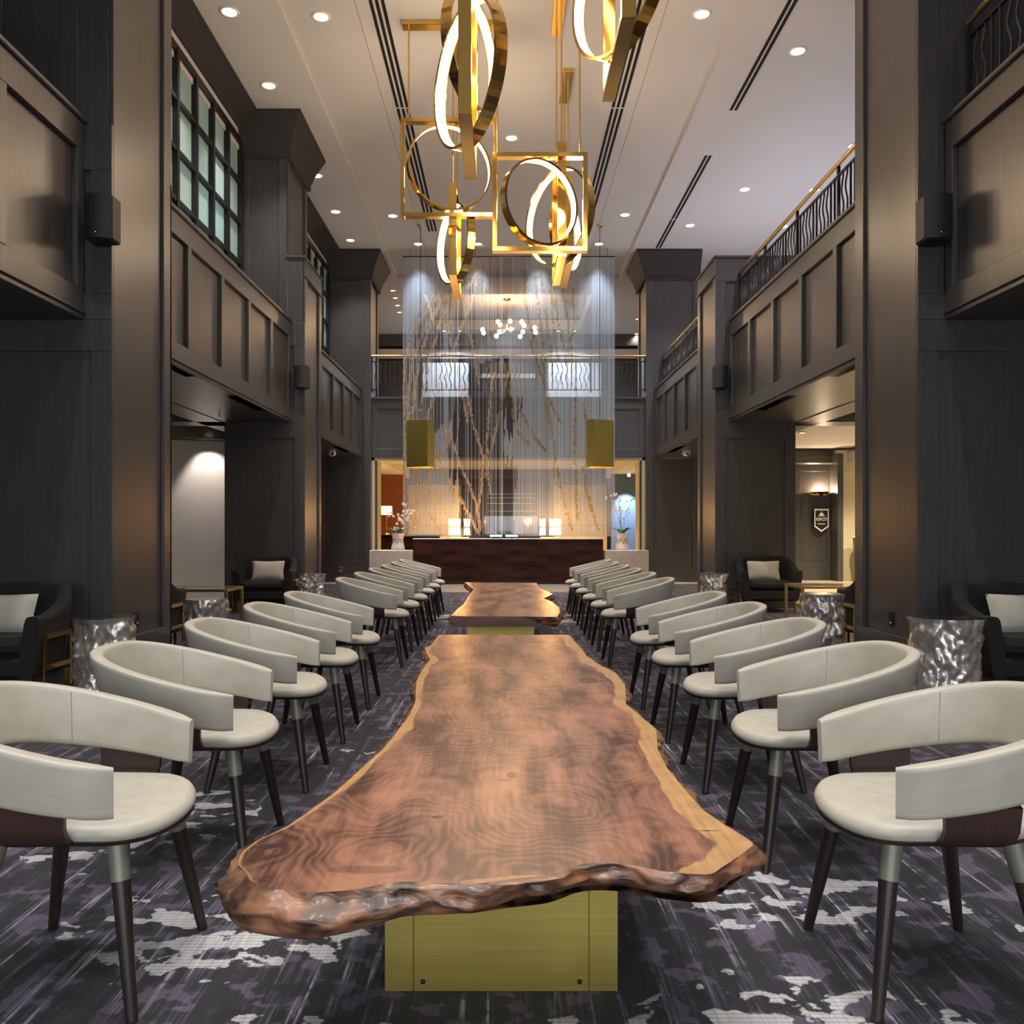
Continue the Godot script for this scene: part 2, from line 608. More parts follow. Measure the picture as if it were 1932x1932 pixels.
func build_ceiling() -> void:
	var s := struct("ceiling")
	var zc := -12.0
	bpart("ceiling_strip", Vector3(-4.4, CEIL + 0.15, zc), Vector3(3.3, 0.3, 36), M.plaster, s)
	bpart("ceiling_strip", Vector3(7.0, CEIL + 0.15, zc), Vector3(8.5, 0.3, 36), M.plaster, s)
	bpart("ceiling_tray", Vector3(0, CEIL + 0.21, -8.0), Vector3(5.5, 0.3, 26), M.plaster, s)
	bpart("ceiling_strip", Vector3(0, CEIL + 0.15, -21.7), Vector3(5.5, 0.3, 1.5), M.plaster, s)
	bpart("ceiling_strip", Vector3(0, CEIL + 0.15, -28.2), Vector3(5.5, 0.3, 3.6), M.plaster, s)
	bpart("ceiling_strip", Vector3(-2.5, CEIL + 0.15, -24.4), Vector3(0.5, 0.3, 4.1), M.plaster, s)
	bpart("ceiling_strip", Vector3(2.5, CEIL + 0.15, -24.4), Vector3(0.5, 0.3, 4.1), M.plaster, s)
	bpart("ceiling_tray", Vector3(0, CEIL + 0.5, -24.4), Vector3(5.5, 0.3, 4.3), M.plaster, s)
	# hairline joints either side of the tray
	for x in [-1.86, 1.86]:
		bpart("joint", Vector3(x, CEIL + 0.0585, -8.0), Vector3(0.006, 0.004, 25.8), M.joint_grey, s)
	# linear slots
	for sx in [-1.6, 1.6]:
		var t := thing("linear_diffuser", "long black triple slot air diffuser in the ceiling, %s side" % ["window" if sx < 0 else "railing"], "air diffuser")
		for k in 3:
			var x: float = sx + (k - 1) * 0.072
			var d0 := 4.0
			for d1 in [8.35, 12.6, 17.85]:
				bpart("slot", Vector3(x, CEIL + 0.057, -(d0 + d1) / 2), Vector3(0.04, 0.006, d1 - d0), M.slot_black, t)
				d0 = d1 + 0.05
		for k in 4:
			bpart("frame_strip", Vector3(sx + (k - 1.5) * 0.072, CEIL + 0.0555, -10.9), Vector3(0.026, 0.009, 13.8), M.plaster, t)
	var dd := [[4.5, 12.57], [14.1, 18.75]]
	for j in 2:
		var t := thing("slot_diffuser", ["twin slot air diffuser over the railing side, longer one", "twin slot air diffuser over the railing side, by the corner capital"][j], "air diffuser")
		for k in 2:
			var d0: float = dd[j][0]
			var mid: float = lerpf(dd[j][0], dd[j][1], 0.62)
			for d1 in [mid, dd[j][1]]:
				bpart("slot", Vector3(3.27 + k * 0.07, CEIL - 0.002, -(d0 + d1) / 2), Vector3(0.042, 0.006, d1 - d0), M.slot_black, t)
				d0 = d1 + 0.05
		for k in 3:
			bpart("frame_strip", Vector3(3.27 + (k - 0.5) * 0.07, CEIL - 0.003, -(dd[j][0] + dd[j][1]) / 2), Vector3(0.02, 0.008, dd[j][1] - dd[j][0]), M.plaster, t)

func framed(s: Node3D, p: Vector3, ux: Vector3, width: float, y0: float, y1: float, out: Vector3, cuts: Array, top: float, bottom: float, stile: float, depth: float) -> void:
	# raised stiles and rails over a flat back; ux runs along the wall from p, cuts = positions (0..width) of the inner stiles
	var bs := Basis(ux, Vector3.UP, out)
	var mid := p + out * (depth / 2)
	var h := y1 - y0
	s_box(s, "rail", mid + ux * width / 2 + Vector3.UP * (y1 - top / 2 - p.y), Vector3(width, top, depth), bs)
	s_box(s, "rail", mid + ux * width / 2 + Vector3.UP * (y0 + bottom / 2 - p.y), Vector3(width, bottom, depth), bs)
	var xs := [stile / 2]
	xs.append_array(cuts)
	xs.append(width - stile / 2)
	for x in xs:
		s_box(s, "stile", mid + ux * x + Vector3.UP * (y0 + bottom + (h - top - bottom) / 2 - p.y), Vector3(stile, h - top - bottom, depth), bs)

func s_box(s: Node3D, called: String, p: Vector3, size: Vector3, bs: Basis) -> void:
	part(called, MB.new().box(p, size, 0.004, bs), M.panel, s)

func crown(s: Node3D, x0: float, x1: float, d0: float, d1: float, y: float, sides: String) -> void:
	# stepped capital round a column: a bed mould, a sloping cove and a top fillet
	var prof := [Vector2(0.015, y - 0.62), Vector2(0.05, y - 0.60), Vector2(0.05, y - 0.50), Vector2(0.07, y - 0.47), Vector2(0.10, y - 0.36), Vector2(0.235, y - 0.07), Vector2(0.25, y - 0.05), Vector2(0.25, y)]
	var mb := MB.new()
	var rows := []
	for q in prof:
		var e: float = q.x
		var l := e if "l" in sides else 0.0
		var r := e if "r" in sides else 0.0
		rows.append(PackedVector3Array([Vector3(x0 - l, q.y, -d0 + e), Vector3(x1 + r, q.y, -d0 + e), Vector3(x1 + r, q.y, -d1 - e), Vector3(x0 - l, q.y, -d1 - e)]))
	for r in rows.size() - 1:
		for k in 4:
			var a: PackedVector3Array = rows[r]
			var b: PackedVector3Array = rows[r + 1]
			var k1 := (k + 1) % 4
			var out := ((a[k] + a[k1]) / 2 - Vector3((x0 + x1) / 2, a[k].y, -(d0 + d1) / 2)) - Vector3(0, 0.2, 0)
			mb.outq(a[k], a[k1], b[k1], b[k], out)
	part("capital", mb, M.panel_matte, s)

func build_piers() -> void:
	var where := ["near", "middle", "far"]
	for sd in [-1, 1]:
		var side: String = "left" if sd < 0 else "right"
		for k in 3:
			var d0: float = PIERS[k]
			var d1: float = d0 + PD
			var s := struct("wall_%s_pier_%s" % [side, where[k]])
			var full: bool = k == 2
			var top: float = CEIL if full else (6.4 if k == 0 else 5.27)
			var xi: float = sd * NX
			var back := 0.03
			# core, a little behind the raised frames
			var slim: bool = sd < 0 and k < 2     # on the window side the pier's outer part goes on as a column
			var body_top: float = PAR if slim else top
			bpart("core", Vector3(sd * (NX + OX) / 2 + sd * back / 2, body_top / 2, -(d0 + d1) / 2), Vector3(OX - NX - back, body_top, PD - 2 * back), M.panel, s)
			if slim:
				bpart("pedestal", Vector3(-(NX + back + 3.36) / 2, (PAR + top) / 2, -(d0 + d1) / 2), Vector3(3.36 - NX - back, top - PAR, PD - 0.01), M.panel, s)
			# nave face
			framed(s, Vector3(xi + sd * back, 0, -d0 - back), Vector3(0, 0, -1), PD - back, 0.0, top, Vector3(-sd, 0, 0), [], 0.28, 0.33, 0.17, back)
			bpart("baseboard", Vector3(xi - sd * 0.008 + sd * 0.02, 0.08, -(d0 + d1) / 2), Vector3(0.056, 0.16, PD + 0.03), M.panel, s, 0.006)
			# face toward the camera
			framed(s, Vector3(xi if sd > 0 else -OX, 0, -d0 - back), Vector3(1, 0, 0), OX - NX, 0.0, SOF if not full else top, Vector3(0, 0, 1), [], 0.24, 0.33, 0.16, back)
			if not full:
				framed(s, Vector3(xi if sd > 0 else -OX, SOF, -d0 - back), Vector3(1, 0, 0), OX - NX, SOF, body_top, Vector3(0, 0, 1), [], 0.35, 0.2, 0.16, back)
			bpart("baseboard", Vector3(sd * (NX + OX) / 2, 0.08, -d0 + 0.006), Vector3(OX - NX, 0.16, 0.04), M.panel, s, 0.006)
			bpart("back_face", Vector3(sd * (NX + OX) / 2, body_top / 2, -d1 + back / 2), Vector3(OX - NX, body_top, back), M.panel, s)
			if not full:
				var cap_out: float = 3.36 if slim else OX
				bpart("cap", Vector3(sd * (NX + cap_out) / 2, top + 0.02, -(d0 + d1) / 2), Vector3(cap_out - NX + 0.04, 0.04, PD + 0.04), M.panel, s, 0.008)
				bpart("string_course", Vector3(xi - sd * 0.012, top - 0.27, -(d0 + d1) / 2), Vector3(0.03, 0.03, PD + 0.02), M.panel, s, 0.006)
			else:
				crown(s, minf(xi, sd * OX), maxf(xi, sd * OX), d0, d1, CEIL, "l" if sd > 0 else "r")
			if sd < 0 and k < 2:
				# upper column standing on the pier, up to the ceiling
				var cd1 := d1 + 0.1
				bpart("column", Vector3(-(3.35 + OX) / 2 - 0.015, (PAR + CEIL) / 2, -(d0 + cd1) / 2), Vector3(OX - 3.35 - 0.03, CEIL - PAR, cd1 - d0 - 0.06), M.panel, s)
				framed(s, Vector3(-3.35 - 0.03, top, -d0), Vector3(0, 0, -1), cd1 - d0, top, CEIL - 0.5, Vector3(1, 0, 0), [], 0.12, 0.1, 0.13, 0.03)
				framed(s, Vector3(-4.06, PAR, -d0 - 0.03), Vector3(1, 0, 0), 0.71, PAR, CEIL - 0.5, Vector3(0, 0, 1), [], 0.12, 0.1, 0.13, 0.03)
				crown(s, -4.06, -3.35, d0, cd1, CEIL, "r")

func build_bays() -> void:
	# gallery parapets between the piers, with their soffits
	var bays := [[-3.0, 6.5, "near"], [6.5 + PD, 12.77, "middle"], [12.77 + PD, 19.04, "far"]]
	for sd in [-1, 1]:
		var side: String = "left" if sd < 0 else "right"
		for b in bays:
			var d0: float = b[0]
			var d1: float = b[1]
			var L := d1 - d0
			var s := struct("wall_%s_parapet_%s" % [side, b[2]])
			bpart("backing", Vector3(sd * (FX + 0.045 + 0.05), (SOF + PAR) / 2, -(d0 + d1) / 2), Vector3(0.1, PAR - SOF, L), M.panel, s)
			var n := int(round(L / 1.014))
			var cuts := []
			for k in range(1, n):
				cuts.append(L * k / n)
			framed(s, Vector3(sd * (FX + 0.045), SOF, -d0), Vector3(0, 0, -1), L, SOF, PAR, Vector3(-sd, 0, 0), cuts, 0.22, 0.23, 0.1, 0.045)
			bpart("cap", Vector3(sd * (FX + 0.09), PAR + 0.02, -(d0 + d1) / 2), Vector3(0.24, 0.04, L), M.panel, s, 0.008)
			bpart("drip_mould", Vector3(sd * (FX - 0.01), SOF + 0.05, -(d0 + d1) / 2), Vector3(0.02, 0.02, L), M.panel, s, 0.004)
			bpart("soffit", Vector3(sd * (FX + OX) / 2 + sd * 0.005, SOF + 0.02, -(d0 + d1) / 2), Vector3(OX - FX - 0.01, 0.04, L), M.panel, s)
			if sd < 0:
				bpart("ledge", Vector3(-3.72, PAR - 0.1, -(d0 + d1) / 2), Vector3(0.62, 0.06, L), M.panel, s)

func build_left_upper_wall() -> void:
	var s := struct("wall_left_upper")
	var x := -4.05
	# wall above and below the windows
	bpart("wall_band", Vector3(x - 0.06, 7.13, -8.0), Vector3(0.12, 0.54, 26), M.white_wall, s)
	bpart("wall_band", Vector3(x - 0.06, 4.35, -8.0), Vector3(0.12, 0.5, 26), M.panel, s)
	bpart("wall_band", Vector3(x - 0.06, 5.8, -0.9), Vector3(0.12, 2.4, 12.2), M.panel, s)
	bpart("wall_band", Vector3(x - 0.06, 5.8, -13.4), Vector3(0.12, 2.4, 1.4), M.panel, s)
	bpart("wall_band", Vector3(x - 0.06, 5.8, -20.0), Vector3(0.12, 2.4, 2.2), M.panel, s)
	# cornice where it meets the ceiling
	var tr := struct("trim_1")
	var seg := [[-2.0, 6.3], [6.5 + PD + 0.1, 12.77], [12.77 + PD + 0.1, 19.04]]
	for e in seg:
		var mb := MB.new()
		var prof := [Vector2(x, 7.16), Vector2(x + 0.04, 7.16), Vector2(x + 0.06, 7.19), Vector2(x + 0.27, 7.35), Vector2(x + 0.31, 7.37), Vector2(x + 0.31, 7.4), Vector2(x, 7.4)]
		for k in prof.size() - 1:
			var p: Vector2 = prof[k]
			var q: Vector2 = prof[k + 1]
			mb.outq(Vector3(p.x, p.y, -e[0]), Vector3(q.x, q.y, -e[0]), Vector3(q.x, q.y, -e[1]), Vector3(p.x, p.y, -e[1]), Vector3(1, -1, 0))
		part("cornice", mb, M.panel_matte, tr)
	# steel windows with frosted panes, lit from the rooms behind
	var wn := 0
	for w in [[6.5 + PD + 0.1 - 0.05, 12.72], [12.77 + PD + 0.16, 18.98]]:
		wn += 1
		var ws := struct("window_%d" % wn)
		var d0: float = w[0]
		var d1: float = w[1]
		var y0 := 4.55
		var y1 := 6.98
		var cols := 8
		var rows := 4
		var cw := (d1 - d0) / cols
		var rh := (y1 - y0) / rows
		for k in cols + 1:
			bpart("mullion", Vector3(x + 0.01, (y0 + y1) / 2, -(d0 + cw * k)), Vector3(0.07, y1 - y0, 0.07 if k % 8 else 0.1), M.black_metal, ws)
		for k in rows + 1:
			bpart("muntin", Vector3(x + 0.005, y0 + rh * k, -(d0 + d1) / 2), Vector3(0.06, 0.055 if k % 4 else 0.1, d1 - d0), M.black_metal, ws)
		for k in cols:
			for r in rows:
				bpart("pane", Vector3(x - 0.03, y0 + rh * (r + 0.5), -(d0 + cw * (k + 0.5))), Vector3(0.012, rh - 0.02, cw - 0.02), M.frosted, ws)
		# unseen narrow room behind the panes
		var rm := struct("wall_left_window_room_%d" % wn)
		bpart("back", Vector3(x - 1.6, (y0 + y1) / 2, -(d0 + d1) / 2), Vector3(0.1, y1 - y0 + 0.4, d1 - d0 + 0.6), M.white_wall, rm)
		bpart("sill_floor", Vector3(x - 0.85, y0 - 0.15, -(d0 + d1) / 2), Vector3(1.6, 0.1, d1 - d0 + 0.6), M.white_wall, rm)
		for dd in [d0 - 0.2, d1 + 0.2]:
			bpart("end", Vector3(x - 0.85, (y0 + y1) / 2, -dd), Vector3(1.6, y1 - y0 + 0.4, 0.1), M.white_wall, rm)
		var lamp := thing("unseen_window_lamp", ["unseen lamp behind the frosted window beside the tall column", "unseen lamp behind the frosted window beside the corner column"][wn - 1], "lamp", Vector3(x - 0.75, 5.35, -(d1 - 1.2)))  # unseen lamp, placed to light the panes from behind
		part("bulb", MB.new().ball(Vector3.ZERO, 0.05), M.lens, lamp)
		part("bracket", MB.new().tube(PackedVector3Array([Vector3(-0.8, 0.06, 0), Vector3(-0.3, 0.08, 0), Vector3(-0.05, 0.03, 0)]), 0.012), M.brass_satin, lamp)
		omni(lamp, Vector3.ZERO, 2.0, Color(0.62, 0.92, 1.0), 0.06)

func baluster_meshes() -> Array:
	var st := MB.new().box(Vector3(0, 0.32, 0), Vector3(0.018, 0.62, 0.018)).mesh()
	var path := PackedVector3Array()
	for k in 29:
		var t := k / 28.0
		path.append(Vector3(0.026 * sin(t * TAU * 1.75) * (1.0 if t > 0.02 and t < 0.98 else 0.0), 0.01 + 0.62 * t, 0))
	return [st, MB.new().tube(path, 0.010, 5).mesh()]

func railing(called: String, label: String, a: Vector3, b: Vector3, y: float, hand: Material) -> void:
	# a is the left end, b the right end; handrail at y, infill below it
	var t := thing(called, label, "railing", Vector3(a.x, y - 0.78, a.z), -atan2(b.z - a.z, b.x - a.x))
	var L := a.distance_to(b)
	part("handrail", MB.new().tube(PackedVector3Array([Vector3(0, 0.78, 0), Vector3(L, 0.78, 0)]), 0.028, 10), hand, t, "round brass handrail")
	bpart("upper_bar", Vector3(L / 2, 0.655, 0), Vector3(L, 0.02, 0.03), M.black_metal, t)
	bpart("lower_bar", Vector3(L / 2, 0.02, 0), Vector3(L, 0.022, 0.03), M.black_metal, t)
	var np := int(round(L / 1.2))
	for k in np + 1:
		var px := clampf(L * k / np, 0.02, L - 0.02)
		bpart("post", Vector3(px, 0.36, 0), Vector3(0.03, 0.8, 0.03), M.black_metal, t)
	var bm := baluster_meshes()
	var n := int(round(L / 0.105))
	for k in range(1, n):
		var wavy: bool = k % 5 < 3
		var o := part("wavy_baluster" if wavy else "baluster", bm[1 if wavy else 0], M.black_metal, t)
		o.position = Vector3(L * k / n, 0.02, 0)

func build_end() -> void:
	# bridge across the end of the nave, with its rail; a lower hall opens under it
	var s := struct("wall_end")
	var d := 19.2
	bpart("bridge_face", Vector3(0, (SOF + 4.12) / 2, -d - 0.1), Vector3(NX * 2, 4.12 - SOF, 0.2), M.panel, s)
	framed(s, Vector3(-NX, SOF, -d), Vector3(1, 0, 0), NX * 2, SOF, 4.12, Vector3(0, 0, 1), [1.55, 3.05, 4.55], 0.22, 0.2, 0.14, 0.03)
	bpart("bridge_floor", Vector3(0, 4.08, -23.4), Vector3(9.5, 0.1, 8.4), M.stone_floor, s)
	bpart("cap", Vector3(0, 4.14, -d - 0.02), Vector3(NX * 2, 0.05, 0.22), M.panel, s, 0.008)
	# lined opening under the bridge
	for sd in [-1, 1]:
		bpart("jamb", Vector3(sd * (NX - 0.03), SOF / 2, -19.7), Vector3(0.06, SOF, 1.0), M.cream, s)
		bpart("jamb_edge", Vector3(sd * (NX - 0.075), SOF / 2, -19.32), Vector3(0.05, SOF, 0.09), M.panel, s, 0.006)
	bpart("head", Vector3(0, SOF - 0.03, -19.7), Vector3(NX * 2, 0.06, 1.0), M.cream, s)
	railing("bridge_railing", "black railing with wavy balusters and brass handrail across the bridge", Vector3(-NX + 0.0, 0, -19.1), Vector3(NX, 0, -19.1), 5.08, M.brass_satin)
	# galleries on the right side
	railing("gallery_railing", "black railing with wooden handrail on the long parapet of the open gallery", Vector3(3.45, 0, -7.7), Vector3(3.45, 0, -12.75), 5.05, M.brass_satin)
	railing("gallery_railing", "black railing on the open gallery next to the bridge corner", Vector3(3.45, 0, -13.97), Vector3(3.45, 0, -19.0), 5.05, M.brass_satin)
	railing("gallery_railing", "black railing above the sofa bay of the open gallery", Vector3(3.45, 0, -1.5), Vector3(3.45, 0, -6.45), 5.05, M.brass_satin)

func build_aisles() -> void:
	# slabs between aisle ceilings and galleries, seen only at their edges
	for sd in [-1, 1]:
		var s := struct("ceiling_aisle_%s" % ("left" if sd < 0 else "right"))
		bpart("slab", Vector3(sd * 7.7, 3.55, -8.0), Vector3(6.8, 1.0, 26), M.plaster, s)
		bpart("beam", Vector3(sd * 7.7, 2.92, -12.9), Vector3(6.8, 0.26, 0.5), M.panel, s)
		bpart("beam", Vector3(sd * 4.5, 2.92, -8.0), Vector3(0.4, 0.26, 26), M.panel, s)
	# left: a white curved wall with a dark cove, opposite the window bay
	var s := struct("wall_left_curved")
	var mb := MB.new()
	var cv := MB.new()
	var rows := [PackedVector3Array(), PackedVector3Array()]
	var crow := [PackedVector3Array(), PackedVector3Array(), PackedVector3Array()]
	for k in 25:
		var a := lerpf(-0.75, 0.55, k / 24.0)
		var p := Vector3(-7.0 + sin(a) * 4.6, 0, -18.6 + cos(a) * 4.4)
		rows[0].append(p)
		rows[1].append(p + Vector3(0, 2.72, 0))
		var o := Vector3(sin(a), 0, cos(a))
		crow[0].append(p + Vector3(0, 2.70, 0))
		crow[1].append(p + o * 0.16 + Vector3(0, 2.74, 0))
		crow[2].append(p + o * 0.22 + Vector3(0, 3.06, 0))
	mb.grid(rows, false, false, false)
	cv.grid(crow, false, false, false)
	part("curved_face", mb, M.white_wall, s)
	part("cove", cv, M.panel, s)
	var tl := thing("unseen_aisle_downlight", "unseen downlight grazing the white curved wall", "downlight", Vector3(-5.05, 3.03, -14.25))  # unseen lamp, placed to graze the right edge of the curved wall
	part("lens", MB.new().lathe([Vector2(0.0, 0.0), Vector2(0.05, 0.0), Vector2(0.05, 0.02)], 16), M.lens, tl)
	part("trim_ring", MB.new().lathe([Vector2(0.05, 0.0), Vector2(0.05, -0.008), Vector2(0.075, -0.008), Vector2(0.075, 0.02)], 16), M.white_gloss, tl)
	spot(tl, Vector3(0, -0.03, 0), Vector3(0.0, -1, -0.10), 34, 13.0, Color(1.0, 0.95, 0.90), 0.04, 0.5)
	for p in [Vector3(-6.6, 3.03, -10.6), Vector3(-6.4, 3.03, -12.8)]:  # out of view, placed to light the aisle and its curved wall
		small_light(p, "unseen downlight in the aisle ceiling before the curved wall", 12.0, Color(1.0, 0.93, 0.84), "unseen aisle downlights by the curved wall")
	# right: passage with a panelled wall, sconce and hanging shield sign
	var r := struct("wall_right_passage")
	var pd := 19.7
	bpart("panelled_face", Vector3(6.95, 1.5, -pd - 0.1), Vector3(1.12, 3.0, 0.2), M.panel, r)
	framed(r, Vector3(6.65, 0, -pd), Vector3(1, 0, 0), 0.86, 0.0, 2.72, Vector3(0, 0, 1), [], 0.2, 0.42, 0.12, 0.03)
	bpart("pilaster", Vector3(7.52, 1.45, -pd + 0.25), Vector3(0.13, 2.9, 0.5), M.panel, r, 0.006)
	bpart("baseboard", Vector3(7.0, 0.09, -pd + 0.03), Vector3(1.0, 0.18, 0.05), M.panel, r, 0.006)
	var bs := Basis(Vector3.UP, 0.55)
	part("angled_face", MB.new().box(Vector3(6.3, 1.45, -pd - 0.35), Vector3(0.9, 2.9, 0.1), 0.0, bs), M.panel, r)
	part("stile", MB.new().box(Vector3(6.36, 1.45, -pd - 0.28), Vector3(0.06, 2.5, 0.05), 0.004, bs), M.panel, r)
	bpart("end_face", Vector3(5.3, 1.5, -pd - 2.2), Vector3(3.0, 3.0, 0.1), M.panel, r)
	bpart("cornice", Vector3(6.6, 2.78, -pd + 0.02), Vector3(2.2, 0.2, 0.3), M.panel, r, 0.03)
	bpart("passage_cornice", Vector3(7.9, 2.84, -18.2), Vector3(0.22, 0.26, 3.2), M.white_wall, r, 0.03)
	bpart("cream_wall", Vector3(8.3, 1.5, -pd + 0.1), Vector3(1.5, 3.0, 0.2), M.cream, r)
	bpart("cream_return", Vector3(8.35, 1.35, -pd + 0.35), Vector3(0.36, 2.7, 0.3), M.cream, r)
	for p in [Vector3(5.6, 3.03, -16.2), Vector3(7.3, 3.03, -17.6), Vector3(6.2, 3.03, -10.5), Vector3(5.4, 3.03, -9.2), Vector3(8.6, 3.03, -17.4)]:  # lamps placed to light the passage, most of them out of view
		small_light(p, "round downlight placed to light the passage beside the shield sign", 42.0, Color(1.0, 0.9, 0.74), "passage downlights")

func small_light(p: Vector3, label: String, e: float, cc: Color, group: String) -> void:
	var t := thing("passage_downlight", label, "downlight", p, 0.0, group)
	part("lens", MB.new().lathe([Vector2(0.0, -0.004), Vector2(0.06, -0.004), Vector2(0.06, 0.02)], 14), M.lens_warm, t)
	part("trim_ring", MB.new().lathe([Vector2(0.06, 0.01), Vector2(0.06, -0.01), Vector2(0.085, -0.008), Vector2(0.085, 0.02)], 14), M.white_gloss, t)
	spot(t, Vector3(0, -0.03, 0), Vector3.DOWN, 62, e, cc, 0.06, 0.8)

func build_enclosure() -> void:
	# outer walls that close the hall, the galleries and the aisles
	var s := struct("wall_front")
	bpart("wall_face", Vector3(0, 3.7, 5.1), Vector3(28, 7.6, 0.2), M.panel, s)
	# unseen glazed screen behind the camera, placed to light faces turned that way
	var en := struct("window_3")
	for k in 5:
		bpart("pane", Vector3(-3.2 + k * 1.6, 2.0, 4.97), Vector3(1.5, 3.2, 0.02), M.unseen_pane, en)
	for k in 6:
		bpart("mullion", Vector3(-4.0 + k * 1.6, 2.0, 4.95), Vector3(0.1, 3.4, 0.1), M.black_metal, en)
	for y in [0.36, 3.64]:
		bpart("rail", Vector3(0, y, 4.95), Vector3(8.1, 0.1, 0.1), M.black_metal, en)
	var al := AreaLight3D.new()  # out of view, lights the sides turned toward the camera
	al.name = "unseen_window_light"
	al.area_size = Vector2(7.8, 3.2)
	al.light_energy = 27.0
	al.light_color = Color(0.96, 0.98, 1.0)
	al.area_range = 40.0
	al.area_attenuation = 2.0
	al.shadow_enabled = true
	en.add_child(al)
	al.position = Vector3(0, 2.0, 4.88)
	var l := struct("wall_left")
	bpart("wall_face", Vector3(-10.9, 3.7, -12), Vector3(0.2, 7.6, 36), M.panel, l)
	var r := struct("wall_right")
	bpart("wall_face", Vector3(11.1, 3.7, -12), Vector3(0.2, 7.6, 36), M.plaster, r)
	var b := struct("wall_back")
	bpart("wall_face", Vector3(0, 3.7, -27.6), Vector3(28, 7.6, 0.2), M.panel, b)

# =====================================================================  lamps in the ceiling
func build_downlights() -> void:
	var lens := MB.new().lathe([Vector2(0.0, -0.003), Vector2(0.085, -0.003), Vector2(0.085, 0.01)], 20).mesh()
	var ring := MB.new().lathe([Vector2(0.085, 0.01), Vector2(0.085, -0.006), Vector2(0.095, -0.014), Vector2(0.115, -0.012), Vector2(0.12, 0.005)], 20).mesh()
	var cool := Color(0.90, 0.95, 1.0)
	var white := Color(1.0, 0.975, 0.955)
	var rows := [
		["round recessed downlight in the ceiling strip beside the steel windows", "downlights beside the windows", CEIL, [[433, 22], [507, 161], [598, 331], [633, 399], [661, 453]], 34.0, white, 44.0],
		["round recessed downlight in the raised middle of the ceiling", "downlights in the ceiling tray", CEIL + 0.06, [[606, 31], [741, 407], [965, 260], [1324, 26], [1179, 405]], 40.0, white, 46.0],
		["round recessed downlight just before the bead curtain", "downlights before the curtain", CEIL + 0.06, [[789, 460], [901, 460], [1018, 460], [1130, 460]], 46.0, cool, 32.0],
		["round recessed downlight in the ceiling over the open gallery", "downlights over the gallery", CEIL, [[1505, 96], [1405, 357], [1302, 425], [1612, 275], [1537, 358], [1478, 427]], 60.0, Color(0.92, 0.93, 1.0), 50.0],
	]
	for row in rows:
		var pts := []
		for p in row[3]:
			pts.append(at_ceiling(p[0], p[1], row[2]))
		pts.sort_custom(func(a, b): return a.z < b.z if absf(a.z - b.z) > 0.05 else a.x < b.x)
		for k in pts.size():
			var at: Vector3 = pts[k]
			var nth: String = ["first", "second", "third", "fourth", "fifth", "sixth"][k]
			var label: String = "%s, %s" % [row[0], nth + (" from the bridge" if row[1] != "downlights before the curtain" else " from the window side")]
			downlight(at, label, row[1], row[4], row[5], row[6], lens, ring)
	# unseen downlights, out of view above and behind the camera, lighting the table end
	for x in [-2.6, -1.0, 1.0, 2.6]:
		for z in [-4.2, -1.4, 1.6]:
			downlight(Vector3(x, CEIL + 0.06, z), "unseen recessed downlight in the ceiling above the burl end of the slab table", "unseen downlights over the table end", 30.0, white, 46.0, lens, ring)

func downlight(at: Vector3, label: String, group: String, e: float, cc: Color, ang: float, lens: Mesh, ring: Mesh, dir := Vector3.DOWN) -> void:
	var t := thing("ceiling_downlight", label, "downlight", at, 0.0, group)
	part("lens", lens, M.lens, t)
	part("trim_ring", ring, M.white_gloss, t)
	spot(t, Vector3(0, -0.04, 0), dir, ang, e, cc, 0.08, 1.0)

# =====================================================================  tables
func outline(px: Array, h: float) -> PackedVector2Array:   # pixels on the table top -> (x, z)
	var o := PackedVector2Array()
	for p in px:
		var d: float = (EYE - h) * F / (p[1] - CY)
		o.append(Vector2((p[0] - CX) * d / F, -d))
	return o

func resample(o: PackedVector2Array, step: float, smooth: int) -> PackedVector2Array:
	var out := PackedVector2Array()
	var m := o.size()
	for k in m:
		var a := o[k]
		var b := o[(k + 1) % m]
		var n := maxi(1, int(a.distance_to(b) / step))
		for q in n:
			out.append(a.lerp(b, float(q) / n))
	for s in smooth:
		var t := out.duplicate()
		for k in out.size():
			t[k] = (out[(k - 1 + out.size()) % out.size()] + out[k] * 2.0 + out[(k + 1) % out.size()]) / 4.0
		out = t
	return out

func offset_pts(o: PackedVector2Array) -> PackedVector2Array:   # outward unit normals
	var m := o.size()
	var area := 0.0
	for k in m:
		area += o[k].cross(o[(k + 1) % m])
	var out := PackedVector2Array()
	for k in m:
		var t := (o[(k + 4) % m] - o[(k - 4 + m) % m]).normalized()
		out.append(Vector2(t.y, -t.x) * signf(area))
	return out

